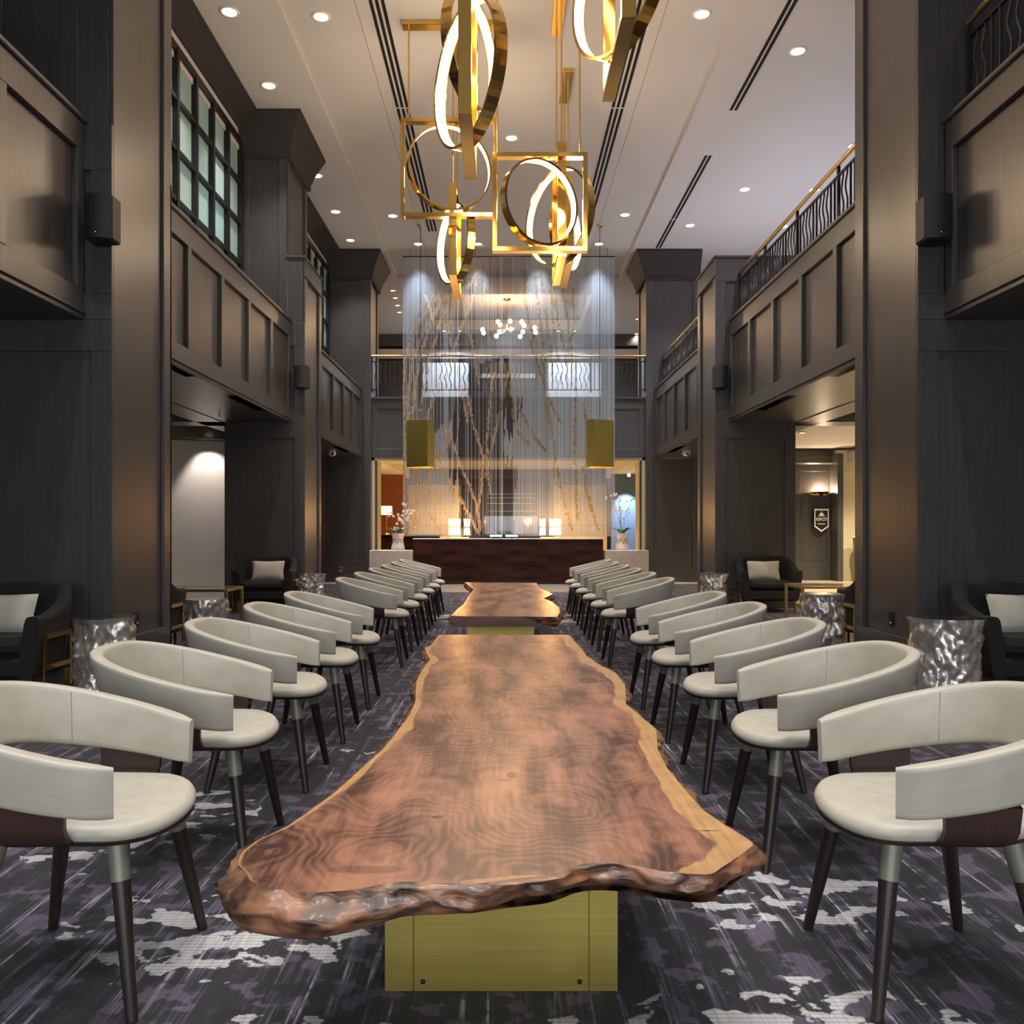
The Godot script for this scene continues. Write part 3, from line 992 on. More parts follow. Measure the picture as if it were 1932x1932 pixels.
func slab_table(called: String, label: String, px: Array, h: float, thick: float, w: int, hh: int, seed_: int, lobes: bool, base_d: Array) -> void:
	var o := resample(outline(px, h), 0.012, 2)
	var nr := offset_pts(o)
	var lo := o[0]
	var hi := o[0]
	for p in o:
		lo = lo.min(p)
		hi = hi.max(p)
	lo -= Vector2(0.01, 0.01)
	hi += Vector2(0.01, 0.01)
	var cen := Vector3((lo.x + hi.x) / 2, 0, (lo.y + hi.y) / 2)
	var t := thing(called, label, "table", cen)
	# top face
	var tex := slab_texture(o, lo, hi, w, hh, seed_)
	var mt := mat(called + "_wood_%d" % seed_, Color(1, 1, 1), 0.30)
	mt.albedo_texture = tex
	mt.metallic_specular = 0.5
	mt.clearcoat_enabled = true
	mt.clearcoat = 0.12
	mt.clearcoat_roughness = 0.25
	var top := MB.new()
	var inset := PackedVector2Array()
	for k in o.size():
		inset.append(o[k] - nr[k] * 0.004)
	var tr := Geometry2D.triangulate_polygon(inset)
	var sz := hi - lo
	for p in inset:
		top.v.append(Vector3(p.x, h, p.y) - cen)
		top.n.append(Vector3.UP)
		top.u.append(Vector2((p.x - lo.x) / sz.x, (p.y - lo.y) / sz.y))
	for k in range(0, tr.size(), 3):
		var a := top.v[tr[k]]
		var b := top.v[tr[k + 1]]
		var c := top.v[tr[k + 2]]
		if (c - a).cross(b - a).y > 0:
			top.i.append_array([tr[k], tr[k + 1], tr[k + 2]])
		else:
			top.i.append_array([tr[k], tr[k + 2], tr[k + 1]])
	part("tabletop", top, mt, t, "figured walnut face with pale sapwood margin")
	# live edge: rounded, lumpy, undercut
	var f := noise(seed_ + 5, 5.0, 3)
	var f9 := noise(seed_ + 9, 15.0, 3)
	var prof := [Vector2(1.0, 0.004), Vector2(0.95, 0.002), Vector2(0.86, 0.006), Vector2(0.74, 0.011), Vector2(0.62, 0.015), Vector2(0.5, 0.015), Vector2(0.38, 0.012), Vector2(0.26, 0.006), Vector2(0.14, -0.003), Vector2(0.05, -0.014), Vector2(0.0, -0.032)]
	var rows := []
	for j in prof.size():
		var row := PackedVector3Array()
		for k in o.size():
			var y: float = prof[j].x
			var off: float = prof[j].y
			var amt := 1.0
			if j == 0:
				off = -0.004
			else:
				var nz := f.get_noise_3d(o[k].x, o[k].y, y * 0.35)
				var n9 := f9.get_noise_3d(o[k].x, o[k].y, y * 0.16)
				off += (nz * 0.035 + n9 * 0.022) * sin(PI * clampf(1.0 - y * 0.8, 0.0, 1.0))
			var th := thick
			if lobes:
				var front := clampf((o[k].y + 2.05) / 0.25, 0.0, 1.0)      # the burl end
				var left := clampf(-(o[k].x - 0.05) / 0.45, 0.0, 1.0)
				off += front * (0.045 * left * (1.0 - y) - 0.02 * (1.0 - left) * (1.0 - y)) * (1.0 if j > 1 else 0.3)
				th = thick * (1.0 + 0.25 * front * left - 0.12 * front * (1.0 - left))
			elif nr[k].y > 0.8:
				off = -0.002 - 0.02 * (1.0 - y)      # straight sawn end
			var p := o[k] + nr[k] * off * amt
			row.append(Vector3(p.x, h - th * (1.0 - y), p.y) - cen)
		rows.append(row)
	var edge := MB.new()
	edge.grid(rows, true, false, false)
	part("live_edge", edge, M.bark, t, "rough brown live edge with dark pockets")
	var under := MB.new()
	var l2: PackedVector2Array = Geometry2D.offset_polygon(o, -0.015)[0]
	var tb := Geometry2D.triangulate_polygon(l2)
	for k in range(0, tb.size(), 3):
		var a := Vector3(l2[tb[k]].x, h - thick + 0.003, l2[tb[k]].y) - cen
		var b := Vector3(l2[tb[k + 1]].x, h - thick + 0.003, l2[tb[k + 1]].y) - cen
		var c := Vector3(l2[tb[k + 2]].x, h - thick + 0.003, l2[tb[k + 2]].y) - cen
		if (c - a).cross(b - a).y < 0:
			under.tri(a, b, c)
		else:
			under.tri(a, c, b)
	part("underside", under, M.bark, t)
	if not lobes:
		var ra := outline([[850.5, 1163], [1051, 1163]], h)
		var se := MB.new().prism(PackedVector2Array([Vector2(ra[0].x, h - 0.001), Vector2(ra[1].x, h - 0.001), Vector2(ra[1].x - 0.01, h - thick * 0.6), Vector2(ra[1].x - 0.06, h - thick), Vector2(ra[0].x + 0.05, h - thick), Vector2(ra[0].x + 0.01, h - thick * 0.55)]), -0.012, 0.012, Transform3D(Basis(Vector3.RIGHT, Vector3(0, 0, 1), Vector3(0, 1, 0)), Vector3(0, 0, ra[0].y) - cen))
		part("sawn_end", se, M.end_grain, t, "straight sawn brown end")
	# brass plinth
	var bw := 0.605
	var bx: float = base_d[2]
	var bh := h - thick + 0.002
	var zc: float = -(base_d[0] + base_d[1]) / 2
	var bl: float = base_d[1] - base_d[0]
	var b := bpart("plinth", Vector3(bx, bh / 2, zc) - cen, Vector3(bw - 0.004, bh, bl - 0.004), M.brass_brushed, t, 0.002)
	for sd in [-1.0, 1.0]:
		bpart("corner_panel", Vector3(bx + sd * (bw / 2 - 0.0375), bh / 2, -base_d[0]) - cen, Vector3(0.074, bh - 0.002, 0.008), M.brass_brushed, b, 0.001)
		part("screw", MB.new().lathe([Vector2(0.006, 0), Vector2(0.006, 0.003), Vector2(0.0, 0.004)], 10), M.black_metal, b).transform = Transform3D(Basis(Vector3.RIGHT, PI / 2), Vector3(bx + sd * (bw / 2 - 0.1), 0.028, -base_d[0] + 0.006) - cen)
	bpart("front_panel", Vector3(bx, bh / 2, -base_d[0]) - cen, Vector3(bw - 0.153, bh - 0.002, 0.008), M.brass_brushed, b, 0.001)

func slab_texture(o: PackedVector2Array, lo: Vector2, hi: Vector2, w: int, h: int, seed_: int) -> ImageTexture:
	# growth rings are the level lines of a smooth field; sapwood follows the two long edges
	var sz := hi - lo
	var left := PackedFloat32Array()
	var right := PackedFloat32Array()
	left.resize(h)
	right.resize(h)
	left.fill(1e9)
	right.fill(-1e9)
	var cx := (lo.x + hi.x) / 2
	var m := o.size()
	for k in m:
		var a := o[k]
		var b := o[(k + 1) % m]
		for q in 12:
			var p := a.lerp(b, q / 12.0)
			var y := clampi(int((p.y - lo.y) / sz.y * h), 0, h - 1)
			if p.x < cx:
				left[y] = minf(left[y], p.x)
			else:
				right[y] = maxf(right[y], p.x)
	for y in range(1, h):
		if left[y] > 1e8:
			left[y] = left[y - 1]
		if right[y] < -1e8:
			right[y] = right[y - 1]
	for y in range(h - 2, -1, -1):
		if left[y] > 1e8:
			left[y] = left[y + 1]
		if right[y] < -1e8:
			right[y] = right[y + 1]
	var f1 := noise(seed_, 1.05, 2)
	var f2 := noise(seed_ + 1, 3.6, 3)
	var cloud := grain_bytes(seed_ + 2, w, h, 256, 256, 0.022, 3)
	var fibre := grain_bytes(seed_ + 3, w, h, 512, 96, 0.12, 3)
	var curl := grain_bytes(seed_ + 4, w, h, 96, 640, 0.05, 2)
	var px := PackedByteArray()
	px.resize(w * h * 3)
	var lut := PackedByteArray()
	for k in 1024:
		lut.append(s8(k / 1023.0))
	# dark resin-filled knots, at the spots where the near table has them
	var knots := []
	if seed_ == 201:
		for q in [[1108, 1283, 0.05, 0.09, 0.8], [825, 1541, 0.016, 0.012, 0.8], [505, 1597, 0.035, 0.02, 0.8], [965, 1462, 0.014, 0.03, 0.6], [950, 1471, 0.02, 0.006, 0.6], [1335, 1567, 0.035, 0.004, 0.8], [1000, 1640, 0.02, 0.008, 0.5], [690, 1640, 0.09, 0.02, 0.4], [1120, 1330, 0.05, 0.012, 0.4]]:
			var kd: float = (EYE - 0.46) * F / (q[1] - CY)
			knots.append([(q[0] - CX) * kd / F, -kd, q[2], q[3], q[4]])
	var cell := 4
	var gw := w / cell + 2
	var fld := PackedFloat32Array()
	fld.resize(gw * (h / cell + 2))
	for gy in h / cell + 2:
		for gx in gw:
			var x := lo.x + sz.x * gx * cell / w
			var z := lo.y + sz.y * gy * cell / h
			var near := clampf((z - lo.y) / sz.y, 0.0, 1.0)      # 1 at the burl end
			fld[gy * gw + gx] = (x - cx) * (4.0 - 1.8 * near) + f1.get_noise_2d(x * 1.1, z * 0.75) * (1.4 + 2.4 * near * near) + f2.get_noise_2d(x, z * 0.7) * (0.25 + 0.55 * near)
	for y in h:
		var gy := y / cell
		var ty := float(y % cell) / cell
		for x in w:
			var gx := x / cell
			var tx := float(x % cell) / cell
			var i0 := gy * gw + gx
			var v := lerpf(lerpf(fld[i0], fld[i0 + 1], tx), lerpf(fld[i0 + gw], fld[i0 + gw + 1], tx), ty)
			var k := y * w + x
			var wx := lo.x + sz.x * x / w
			var c0 := cloud[k] / 255.0
			var fb := fibre[k] / 255.0
			var cu := curl[k] / 255.0
			var ring := v * 21.0 + fb * 0.35
			ring = absf(ring - floorf(ring) - 0.5) * 2.0
			var wide := v * 3.1
			wide = absf(wide - floorf(wide) - 0.5) * 2.0
			var t := 0.56 + 0.30 * (ring - 0.5) * (0.3 + 1.2 * cu) + 0.42 * (wide - 0.5) * (0.3 + c0) + 1.5 * (c0 - 0.5) + 0.40 * (fb - 0.5) + 0.35 * (cu - 0.5)
			t = clampf(t, 0.0, 1.0)
			# heartwood from dark chocolate to orange brown
			var r := lerpf(0.37, 0.060, t)
			var g := lerpf(0.170, 0.027, t)
			var b := lerpf(0.105, 0.020, t)
			var far := 1.0 - float(y) / h
			var dr := (right[y] - wx) - 0.025 - 0.07 * (cloud[(y * w) + (w - 1)] / 255.0) - 0.05 * (c0 - 0.5) - 0.012 * (fb - 0.5)
			var dl := (wx - left[y]) - 0.008 - (0.035 * (cloud[(y * w)] / 255.0) + 0.06 * (c0 - 0.4)) * clampf(far * 5.0 - 0.4, 0.0, 1.0)
			var sap := clampf(-minf(dr, dl) * 110.0 + 0.5, 0.0, 1.0) * 0.9
			if far < 0.04:
				sap *= far * 25.0
			if sap > 0.0:
				var sh := 0.82 + 0.35 * (fb - 0.5) - 0.16 * (ring - 0.5) + 0.3 * (cu - 0.5)
				r = lerpf(r, 0.60 * sh, sap)
				g = lerpf(g, 0.345 * sh, sap)
				b = lerpf(b, 0.145 * sh, sap)
			for kn in knots:
				var ex: float = (wx - kn[0]) / kn[2]
				var ez: float = (lo.y + sz.y * y / h - kn[1]) / kn[3]
				var e := ex * ex + ez * ez + (fb - 0.5) * 0.9 + (c0 - 0.5) * 1.2
				if e < 1.0:
					var q: float = minf(1.0, (1.0 - e) * 2.5) * kn[4]
					r = lerpf(r, 0.025, q)
					g = lerpf(g, 0.021, q)
					b = lerpf(b, 0.020, q)
			px[k * 3] = lut[clampi(int(r * 1023.0), 0, 1023)]
			px[k * 3 + 1] = lut[clampi(int(g * 1023.0), 0, 1023)]
			px[k * 3 + 2] = lut[clampi(int(b * 1023.0), 0, 1023)]
	return rgb_texture(w, h, px)

func build_tables() -> void:
	var eg := mat("end_grain", Color(0.12, 0.05, 0.03), 0.35)
	triplanar(eg, ramp2(Color(0.15, 0.062, 0.036), Color(0.075, 0.03, 0.02), 95, 256, 256, 24, 128, 0.06), Vector3(1.4, 1.4, 1.4))
	var bk := mat("bark", Color(0.1, 0.05, 0.03), 0.45)
	triplanar(bk, ramp2(Color(0.30, 0.135, 0.065), Color(0.02, 0.011, 0.009), 91, 512, 512, 512, 512, 0.022, 2.4), Vector3(1.0, 2.6, 1.0))
	bk.clearcoat_enabled = true
	bk.clearcoat = 0.25
	bk.clearcoat_roughness = 0.2
	var t1 := [[827, 1197.5], [813, 1217], [800, 1222], [803, 1230], [810, 1244], [794, 1266], [784, 1285], [782, 1324], [772, 1347], [751, 1375], [720, 1414], [685, 1445], [634, 1491], [587, 1526], [537, 1560], [482, 1585], [453, 1608], [444, 1632], [462, 1646], [466, 1662], [486, 1673], [537, 1682], [587, 1686], [654, 1682], [712, 1672], [759, 1664], [809, 1666], [887, 1671], [957, 1661], [1035, 1653], [1070, 1643], [1094, 1632], [1132, 1629], [1191, 1633], [1249, 1645], [1308, 1651], [1346, 1652], [1362, 1639], [1382, 1627], [1413, 1604], [1428, 1592], [1405, 1577], [1366, 1554], [1327, 1526], [1296, 1491], [1261, 1449], [1243, 1414], [1240, 1375], [1210, 1351], [1183, 1328], [1181, 1293], [1164, 1270], [1132, 1254], [1109, 1238], [1094, 1219], [1074, 1197.5]]
	slab_table("slab_table", "long live-edge walnut slab table with a burled end and brass plinth", t1, 0.46, 0.068, 1024, 2048, 201, true, [2.2, 5.4, -0.01])
	var t2 := [[877, 1098.6], [887, 1107], [893, 1112], [887, 1119.7], [882, 1126], [874, 1140], [862, 1149], [849.5, 1162], [1052, 1164], [1057.5, 1155], [1056, 1146], [1042, 1135], [1026, 1129], [1043.5, 1121], [1032.7, 1115], [1020, 1110], [1012.5, 1099.5]]
	slab_table("slab_table", "live-edge walnut slab table standing before the dark reception desk", t2, 0.46, 0.085, 512, 1024, 301, false, [7.62, 10.8, -0.04])

# =====================================================================  dining chairs
func chair_band() -> MB:
	var mb := MB.new()
	var rows := []
	var n := 44
	for k in n + 1:
		var a := lerpf(-126.0, 126.0, float(k) / n)
		var th := deg_to_rad(a)
		var s := sin(th)
		var p := Vector2(0.288 * signf(s) * pow(absf(s), 0.62), -0.325 * cos(th))
		var dth := deg_to_rad(a + 0.5)
		var s2 := sin(dth)
		var q := Vector2(0.288 * signf(s2) * pow(absf(s2), 0.62), -0.325 * cos(dth))
		var tn := (q - p).normalized()
		var o := Vector2(tn.y, -tn.x)      # outward
		if o.dot(p) < 0.0:
			o = -o
		var w := clampf((p.y + 0.325) / 0.515, 0.0, 1.0)
		var yt := lerpf(0.765, 0.625, pow(w, 0.9))
		var yb := lerpf(0.588, 0.495, pow(w, 0.85))
		var lean := lerpf(0.045, 0.008, w)
		var hw := 0.024
		var endk := mini(k, n - k)
		var sc := 1.0
		if endk == 0:
			sc = 0.35
		elif endk == 1:
			sc = 0.86
		var ring := PackedVector3Array()
		var hh := (yt - yb) / 2
		var cy := (yt + yb) / 2
		for j in 20:
			var b := TAU * j / 20
			var cxs := signf(cos(b)) * pow(absf(cos(b)), 0.45) * hw * sc
			var cys := signf(sin(b)) * pow(absf(sin(b)), 0.22) * hh * (0.94 + 0.06 * sc)
			var out := cxs + lean * (cys / hh) * 0.5
			ring.append(Vector3(p.x + o.x * out, cy + cys, p.y + o.y * out))
		if endk == 0:
			var sh := tn * (0.004 if k else -0.004)
			for j in 20:
				ring[j] += Vector3(sh.x, 0, sh.y)
		rows.append(ring)
	mb.grid(rows, true, false, false)
	var c0 := Vector3.ZERO
	var c1 := Vector3.ZERO
	for j in 20:
		c0 += rows[0][j] / 20
		c1 += rows[n][j] / 20
	mb.fan(rows[0], c0, c0 - (rows[3][0] + rows[3][10]) / 2)
	mb.fan(rows[n], c1, c1 - (rows[n - 3][0] + rows[n - 3][10]) / 2)
	return mb

func seat_outline(g: float) -> PackedVector2Array:
	var o := PackedVector2Array()
	for k in 17:      # round front
		var a := lerpf(0.0, PI, k / 16.0)
		o.append(Vector2(cos(a) * (0.238 + g), 0.10 + pow(sin(a), 0.72) * (0.172 + g)))
	for p in [[-0.244, 0.0], [-0.245, -0.07], [-0.215, -0.14], [-0.16, -0.22], [-0.06, -0.255], [0.06, -0.255], [0.16, -0.22], [0.215, -0.14], [0.245, -0.07], [0.244, 0.0]]:
		var q := Vector2(p[0], p[1])
		o.append(q * (1.0 + g / q.length()))
	return o

func make_chair() -> Node3D:
	var t := thing("barrel_chair", "", "chair")
	var o := seat_outline(0.0)
	# padded seat: low dome with a soft rolled edge, front lip turned down a little
	var rows := []
	for st in [[-0.006, -0.004], [0.002, 0.004], [0.004, 0.016], [-0.004, 0.029], [-0.02, 0.036], [-0.08, 0.040], [-0.15, 0.036], [-0.22, 0.034]]:
		var row := PackedVector3Array()
		for p in o:
			var l := p.length()
			var q: Vector2 = p * maxf(0.02, (l + st[0]) / l) if st[0] > -0.1 else p * maxf(0.01, 1.0 + st[0] / 0.245)
			var dip: float = -0.020 * pow(clampf((q.y - 0.10) / 0.17, 0.0, 1.0), 2.0) - 0.010 * (1.0 - pow(clampf(q.length() / 0.2, 0.0, 1.0), 2.0))
			row.append(Vector3(q.x, 0.438 + st[1] + dip, q.y))
		rows.append(row)
	var pad := MB.new()
	pad.grid(rows, true, false, true)
	pad.fan(rows[7], Vector3(0, 0.4615, 0), Vector3.UP)
	part("seat_pad", pad, M.leather, t, "greige leather seat pad")
	# moulded wood shell under the pad
	var sh := []
	for st in [[-0.06, 0.0], [-0.012, 0.004], [0.0, 0.010], [0.0, 0.018]]:
		var row := PackedVector3Array()
		for p in o:
			var l := p.length()
			var q: Vector2 = p * ((l + st[0]) / l)
			var dip: float = -0.020 * pow(clampf((q.y - 0.10) / 0.17, 0.0, 1.0), 2.0)
			row.append(Vector3(q.x, 0.418 + st[1] + dip, q.y))
		sh.append(row)
	var shell := MB.new()
	shell.grid(sh, true, false, true)
	shell.fan(sh[0], Vector3(0, 0.418, 0), Vector3.DOWN)
	shell.fan(sh[3], Vector3(0, 0.436, 0), Vector3.UP)
	part("seat_shell", shell, M.leg_wood, t)
	# bent plywood wings that carry the band
	for sd in [-1.0, 1.0]:
		var wr := []
		for q in [[0.17, 0.424], [0.232, 0.427], [0.266, 0.442], [0.284, 0.475], [0.290, 0.535]]:
			var row := PackedVector3Array()
			for z in [-0.085, -0.03, 0.03, 0.09]:
				var flare: float = 0.018 * clampf((q[1] - 0.45) / 0.1, 0.0, 1.0)
				row.append(Vector3(sd * q[0], q[1], z + signf(z) * flare * 0.3))
			wr.append(row)
		var inner := []
		for row in wr:
			var r2 := PackedVector3Array()
			for p in row:
				r2.append(p + Vector3(-sd * 0.013, 0.006, 0))
			inner.append(r2)
		var wing := MB.new()
		wing.grid(wr, false, false, sd > 0)
		wing.grid(inner, false, false, sd < 0)
		for k in wr.size() - 1:
			for e in [0, 3]:
				wing.outq(wr[k][e], wr[k + 1][e], inner[k + 1][e], inner[k][e], Vector3(0, 0, 1 if e else -1))
		part("wing", wing, M.chair_wood, t, "dark bent plywood wing")
	var band := part("back_band", chair_band(), M.leather, t, "greige leather wraparound back and arms")
	for a in [-58.0, 58.0]:
		var th := deg_to_rad(a)
		var s := sin(th)
		var p := Vector2(0.288 * signf(s) * pow(absf(s), 0.62), -0.325 * cos(th))
		var w := clampf((p.y + 0.325) / 0.515, 0.0, 1.0)
		var yt := lerpf(0.765, 0.625, pow(w, 0.9))
		var yb := lerpf(0.588, 0.495, pow(w, 0.85))
		var inw := -p.normalized()
		var pth := PackedVector3Array()
		for k in 8:
			var y := lerpf(yb + 0.012, yt - 0.012, k / 7.0)
			var lean := lerpf(0.045, 0.008, w) * ((y - (yt + yb) / 2) / ((yt - yb) / 2)) * 0.5
			pth.append(Vector3(p.x + inw.x * (0.0235 - lean), y, p.y + inw.y * (0.0235 - lean)))
		part("seam", MB.new().tube(pth, 0.0014, 5), M.stitch, band)
	# four tapered legs with metal sleeves
	for q in [[-1.0, 1.0], [1.0, 1.0], [-1.0, -1.0], [1.0, -1.0]]:
		var a := Vector3(q[0] * 0.165, 0.424, 0.165 if q[1] > 0 else -0.135)
		var b := Vector3(q[0] * 0.24, 0.0, 0.235 if q[1] > 0 else -0.215)
		var m := a.lerp(b, 0.24)
		part("leg", MB.new().tube(PackedVector3Array([m, b.lerp(m, 0.02), b]), [0.0235, 0.0145, 0.013], 12), M.leg_wood, t)
		part("leg_sleeve", MB.new().tube(PackedVector3Array([a, m]), [0.028, 0.0242], 12), M.sleeve, t, "satin metal leg sleeve")
	return t

func build_chairs() -> void:
	var ord := ["first", "second", "third", "fourth", "fifth", "last"]
	var proto: Node3D = null
	var z1 := [2.3, 3.19, 4.08, 4.97, 5.85]
	var z2 := [7.55, 8.46, 9.36, 10.27, 11.18, 12.05]
	var rng := RandomNumberGenerator.new()
	rng.seed = 7
	for sd in [-1.0, 1.0]:
		var side: String = "window" if sd < 0 else "railing"
		for k in 11:
			var d: float = z1[k] if k < 5 else z2[k - 5]
			var label := ""
			if k < 5:
				label = "greige barrel chair, %s side of the burl-ended table, %s from the burl end" % [side, "last" if k == 4 else ord[k]]
			else:
				label = "greige barrel chair, %s side of the table before the desk, %s toward the desk" % [side, ord[k - 5]]
			if proto == null:
				proto = make_chair()
			var c: Node3D = proto
			if not (sd < 0 and k == 0):
				c = copy(proto, label)
			c.set_meta("label", label)
			c.set_meta("group", "barrel chairs along the slab tables")
			c.position = Vector3(sd * (1.14 if k < 5 else 1.13), 0.0005, -d)
			c.rotation.y = -sd * PI / 2 + rng.randf_range(-0.02, 0.02)

# =====================================================================  ring and square chandelier
func ring_lamp(called: String, label: String, center: Vector3, w: float, h: float, normal_x: bool, ring_dir: Vector3, r: float, rods: Array) -> void:
	# a square brass frame round a brass hoop with a light strip on its inner face; rods: offsets along the frame
	var t := thing(called, label, "chandelier", center, 0.0, "ring and square ceiling lights")
	var bw := 0.1
	var bt := 0.05
	var bs := Basis.IDENTITY
	if normal_x:
		bs = Basis(Vector3(0, 0, -1), Vector3.UP, Vector3(1, 0, 0))
	var fr := MB.new()
	for sg in [-1.0, 1.0]:
		fr.box(bs * Vector3(sg * (w - bt) / 2, 0, 0), Vector3(bt, h, bw), 0.002, bs)
		fr.box(bs * Vector3(0, sg * (h - bt) / 2, 0), Vector3(w - bt * 2, bt, bw), 0.002, bs)
	part("square_frame", fr, M.brass, t, "polished brass square frame")
	# hoop: axis is across ring_dir
	var ux := ring_dir.normalized()
	var ax := ux.cross(Vector3.UP).normalized()
	var hw := 0.052
	var sect := [[r + 0.012, -hw], [r + 0.012, hw], [r - 0.012, hw], [r - 0.012, hw - 0.006], [r - 0.004, hw - 0.008], [r - 0.004, -hw + 0.008], [r - 0.012, -hw + 0.006], [r - 0.012, -hw]]
	var mb := MB.new()
	var led := MB.new()
	var n := 64
	for k in n:
		var a0 := TAU * k / n
		var a1 := TAU * (k + 1) / n
		var e0 := ux * cos(a0) + Vector3.UP * sin(a0)
		var e1 := ux * cos(a1) + Vector3.UP * sin(a1)
		for j in sect.size():
			var p: Array = sect[j]
			var q: Array = sect[(j + 1) % sect.size()]
			var mid: float = (p[0] + q[0]) / 2 - r
			var out: Vector3 = (e0 + e1) * ((p[0] + q[0]) / 2 - (r - 0.001)) + ax * (p[1] + q[1])
			if j == 4:
				out = -(e0 + e1)
			mb.outq(e0 * p[0] + ax * p[1], e0 * q[0] + ax * q[1], e1 * q[0] + ax * q[1], e1 * p[0] + ax * p[1], out)
		var lr := r - 0.006
		var lw := hw - 0.010
		led.outq(e0 * lr - ax * lw, e0 * lr + ax * lw, e1 * lr + ax * lw, e1 * lr - ax * lw, -(e0 + e1))
	part("hoop", mb, M.brass, t, "polished brass hoop")
	part("light_strip", led, M.led, t, "glowing warm light strip inside the hoop")
	# rods up to a plate on the ceiling
	var top := CEIL + 0.06 - center.y
	var plate := 0.0
	for q in rods:
		var p: Vector3 = bs * Vector3(q * w, 0, 0)
		part("rod", MB.new().tube(PackedVector3Array([p + Vector3(0, h / 2, 0), Vector3(p.x, top - 0.04, p.z)]), 0.011, 8), M.brass, t)
		plate = maxf(plate, absf(q * w))
	part("ceiling_plate", MB.new().box(Vector3(0, top - 0.03, 0), Vector3(plate * 2 + 0.16, 0.06, 0.14), 0.003, bs), M.brass, t)
	for q in [-0.5, 0.5]:
		omni(t, ux * r * q, 1.9, Color(1.0, 0.89, 0.76), 0.12)

func build_chandeliers() -> void:
	var g := "ring_pendant"
	var rx := func(deg: float, left_far: bool) -> Vector3:   # horizontal direction of the hoop: to the right, near or far
		return Vector3(sin(deg_to_rad(deg)), 0, cos(deg_to_rad(deg)) * (1.0 if left_far else -1.0))
	ring_lamp(g, "brass square facing the hall with a full round hoop, window side", at_depth(848, 318, 10.5), 1.2, 1.22, false, rx.call(72, false), 0.52, [-0.42, 0.42])
	ring_lamp(g, "brass square facing the hall, in front of a second hoop, railing side", at_depth(1018.5, 383, 9.3), 1.04, 1.08, false, rx.call(60, false), 0.46, [-0.45, 0.42])
	ring_lamp(g, "largest looking brass square seen edge on, with a tall bright hoop, window side", Vector3(-0.30, 4.88, -6.9), 1.2, 1.2, true, rx.call(29, true), 0.555, [-0.4, 0.4])
	ring_lamp(g, "lowest brass square seen edge on, hanging below the facing square on the window side", Vector3(-0.67, 5.02, -11.4), 1.18, 1.18, true, rx.call(27, true), 0.52, [-0.4, 0.4])
	ring_lamp(g, "brass square seen edge on, directly behind the facing square on the railing side", Vector3(0.644, 4.92, -10.15), 1.16, 1.3, true, rx.call(38, true), 0.56, [-0.4, 0.4])
	ring_lamp(g, "brass square on paired thin rods, behind the others on the railing side", Vector3(0.86, 5.34, -11.95), 1.16, 1.18, true, rx.call(25, false), 0.5, [-0.3, 0.3])
	ring_lamp(g, "highest brass square cut off by the ceiling line, railing side", Vector3(0.848, 5.3, -6.38), 1.16, 1.2, true, rx.call(30, true), 0.52, [-0.4, 0.4])
	ring_lamp(g, "brass square half hidden behind the tall bright hoop on the window side", Vector3(-0.334, 5.86, -8.3), 1.16, 1.18, true, rx.call(24, false), 0.52, [-0.4, 0.4])

# =====================================================================  lounge seats, stump tables
func stump(label: String, at: Vector3, w: float, h: float, seed_: int) -> void:
	var t := thing("stump_table", label, "side table", at, 0.0, "cast metal stump tables")
	var f := noise(seed_, 3.2, 3)
	var rng := RandomNumberGenerator.new()
	rng.seed = seed_
	var bumps := []
	for k in 34:
		bumps.append([rng.randf() * TAU, rng.randf_range(0.05, h - 0.04), rng.randf_range(0.010, 0.022), rng.randf_range(0.012, 0.024)])
	var corners := [rng.randf() * TAU, rng.randf() * TAU]
	var rows := []
	var nr := 40
	var na := 96
	var top := PackedVector3Array()
	for r in nr + 1:
		var y := h * r / nr
		var row := PackedVector3Array()
		for k in na:
			var a := TAU * k / na
			var e := Vector3(cos(a), 0, sin(a))
			var rad := w / 2 * (0.90 + 0.05 * cos(a * 2.0 + corners[0]) + 0.045 * cos(a * 4.0 + corners[1]))
			rad += f.get_noise_3d(e.x * 0.35, y * 1.3, e.z * 0.35) * 0.045 + f.get_noise_3d(e.x * 1.6 + 9.0, y * 4.0, e.z * 1.6) * 0.020
			rad += 0.012 * pow(clampf((y / h - 0.88) / 0.12, 0.0, 1.0), 2.0)
			for b in bumps:
				var da := wrapf(a - b[0], -PI, PI) * w / 2
				var q: float = (da * da + (y - b[1]) * (y - b[1])) / (b[2] * b[2])
				if q < 1.0:
					rad += b[3] * sqrt(1.0 - q)
			row.append(e * rad + Vector3(0, y, 0))
		rows.append(row)
		if r == nr:
			top = row
	var side := MB.new()
	side.grid(rows, true, false, false)
	part("trunk", side, M.nickel, t, "cast nickel trunk with knots")
	var cap := MB.new()
	cap.fan(top, Vector3(0, h, 0), Vector3.UP)
	part("top", cap, M.nickel_top, t, "smooth dark metal top")

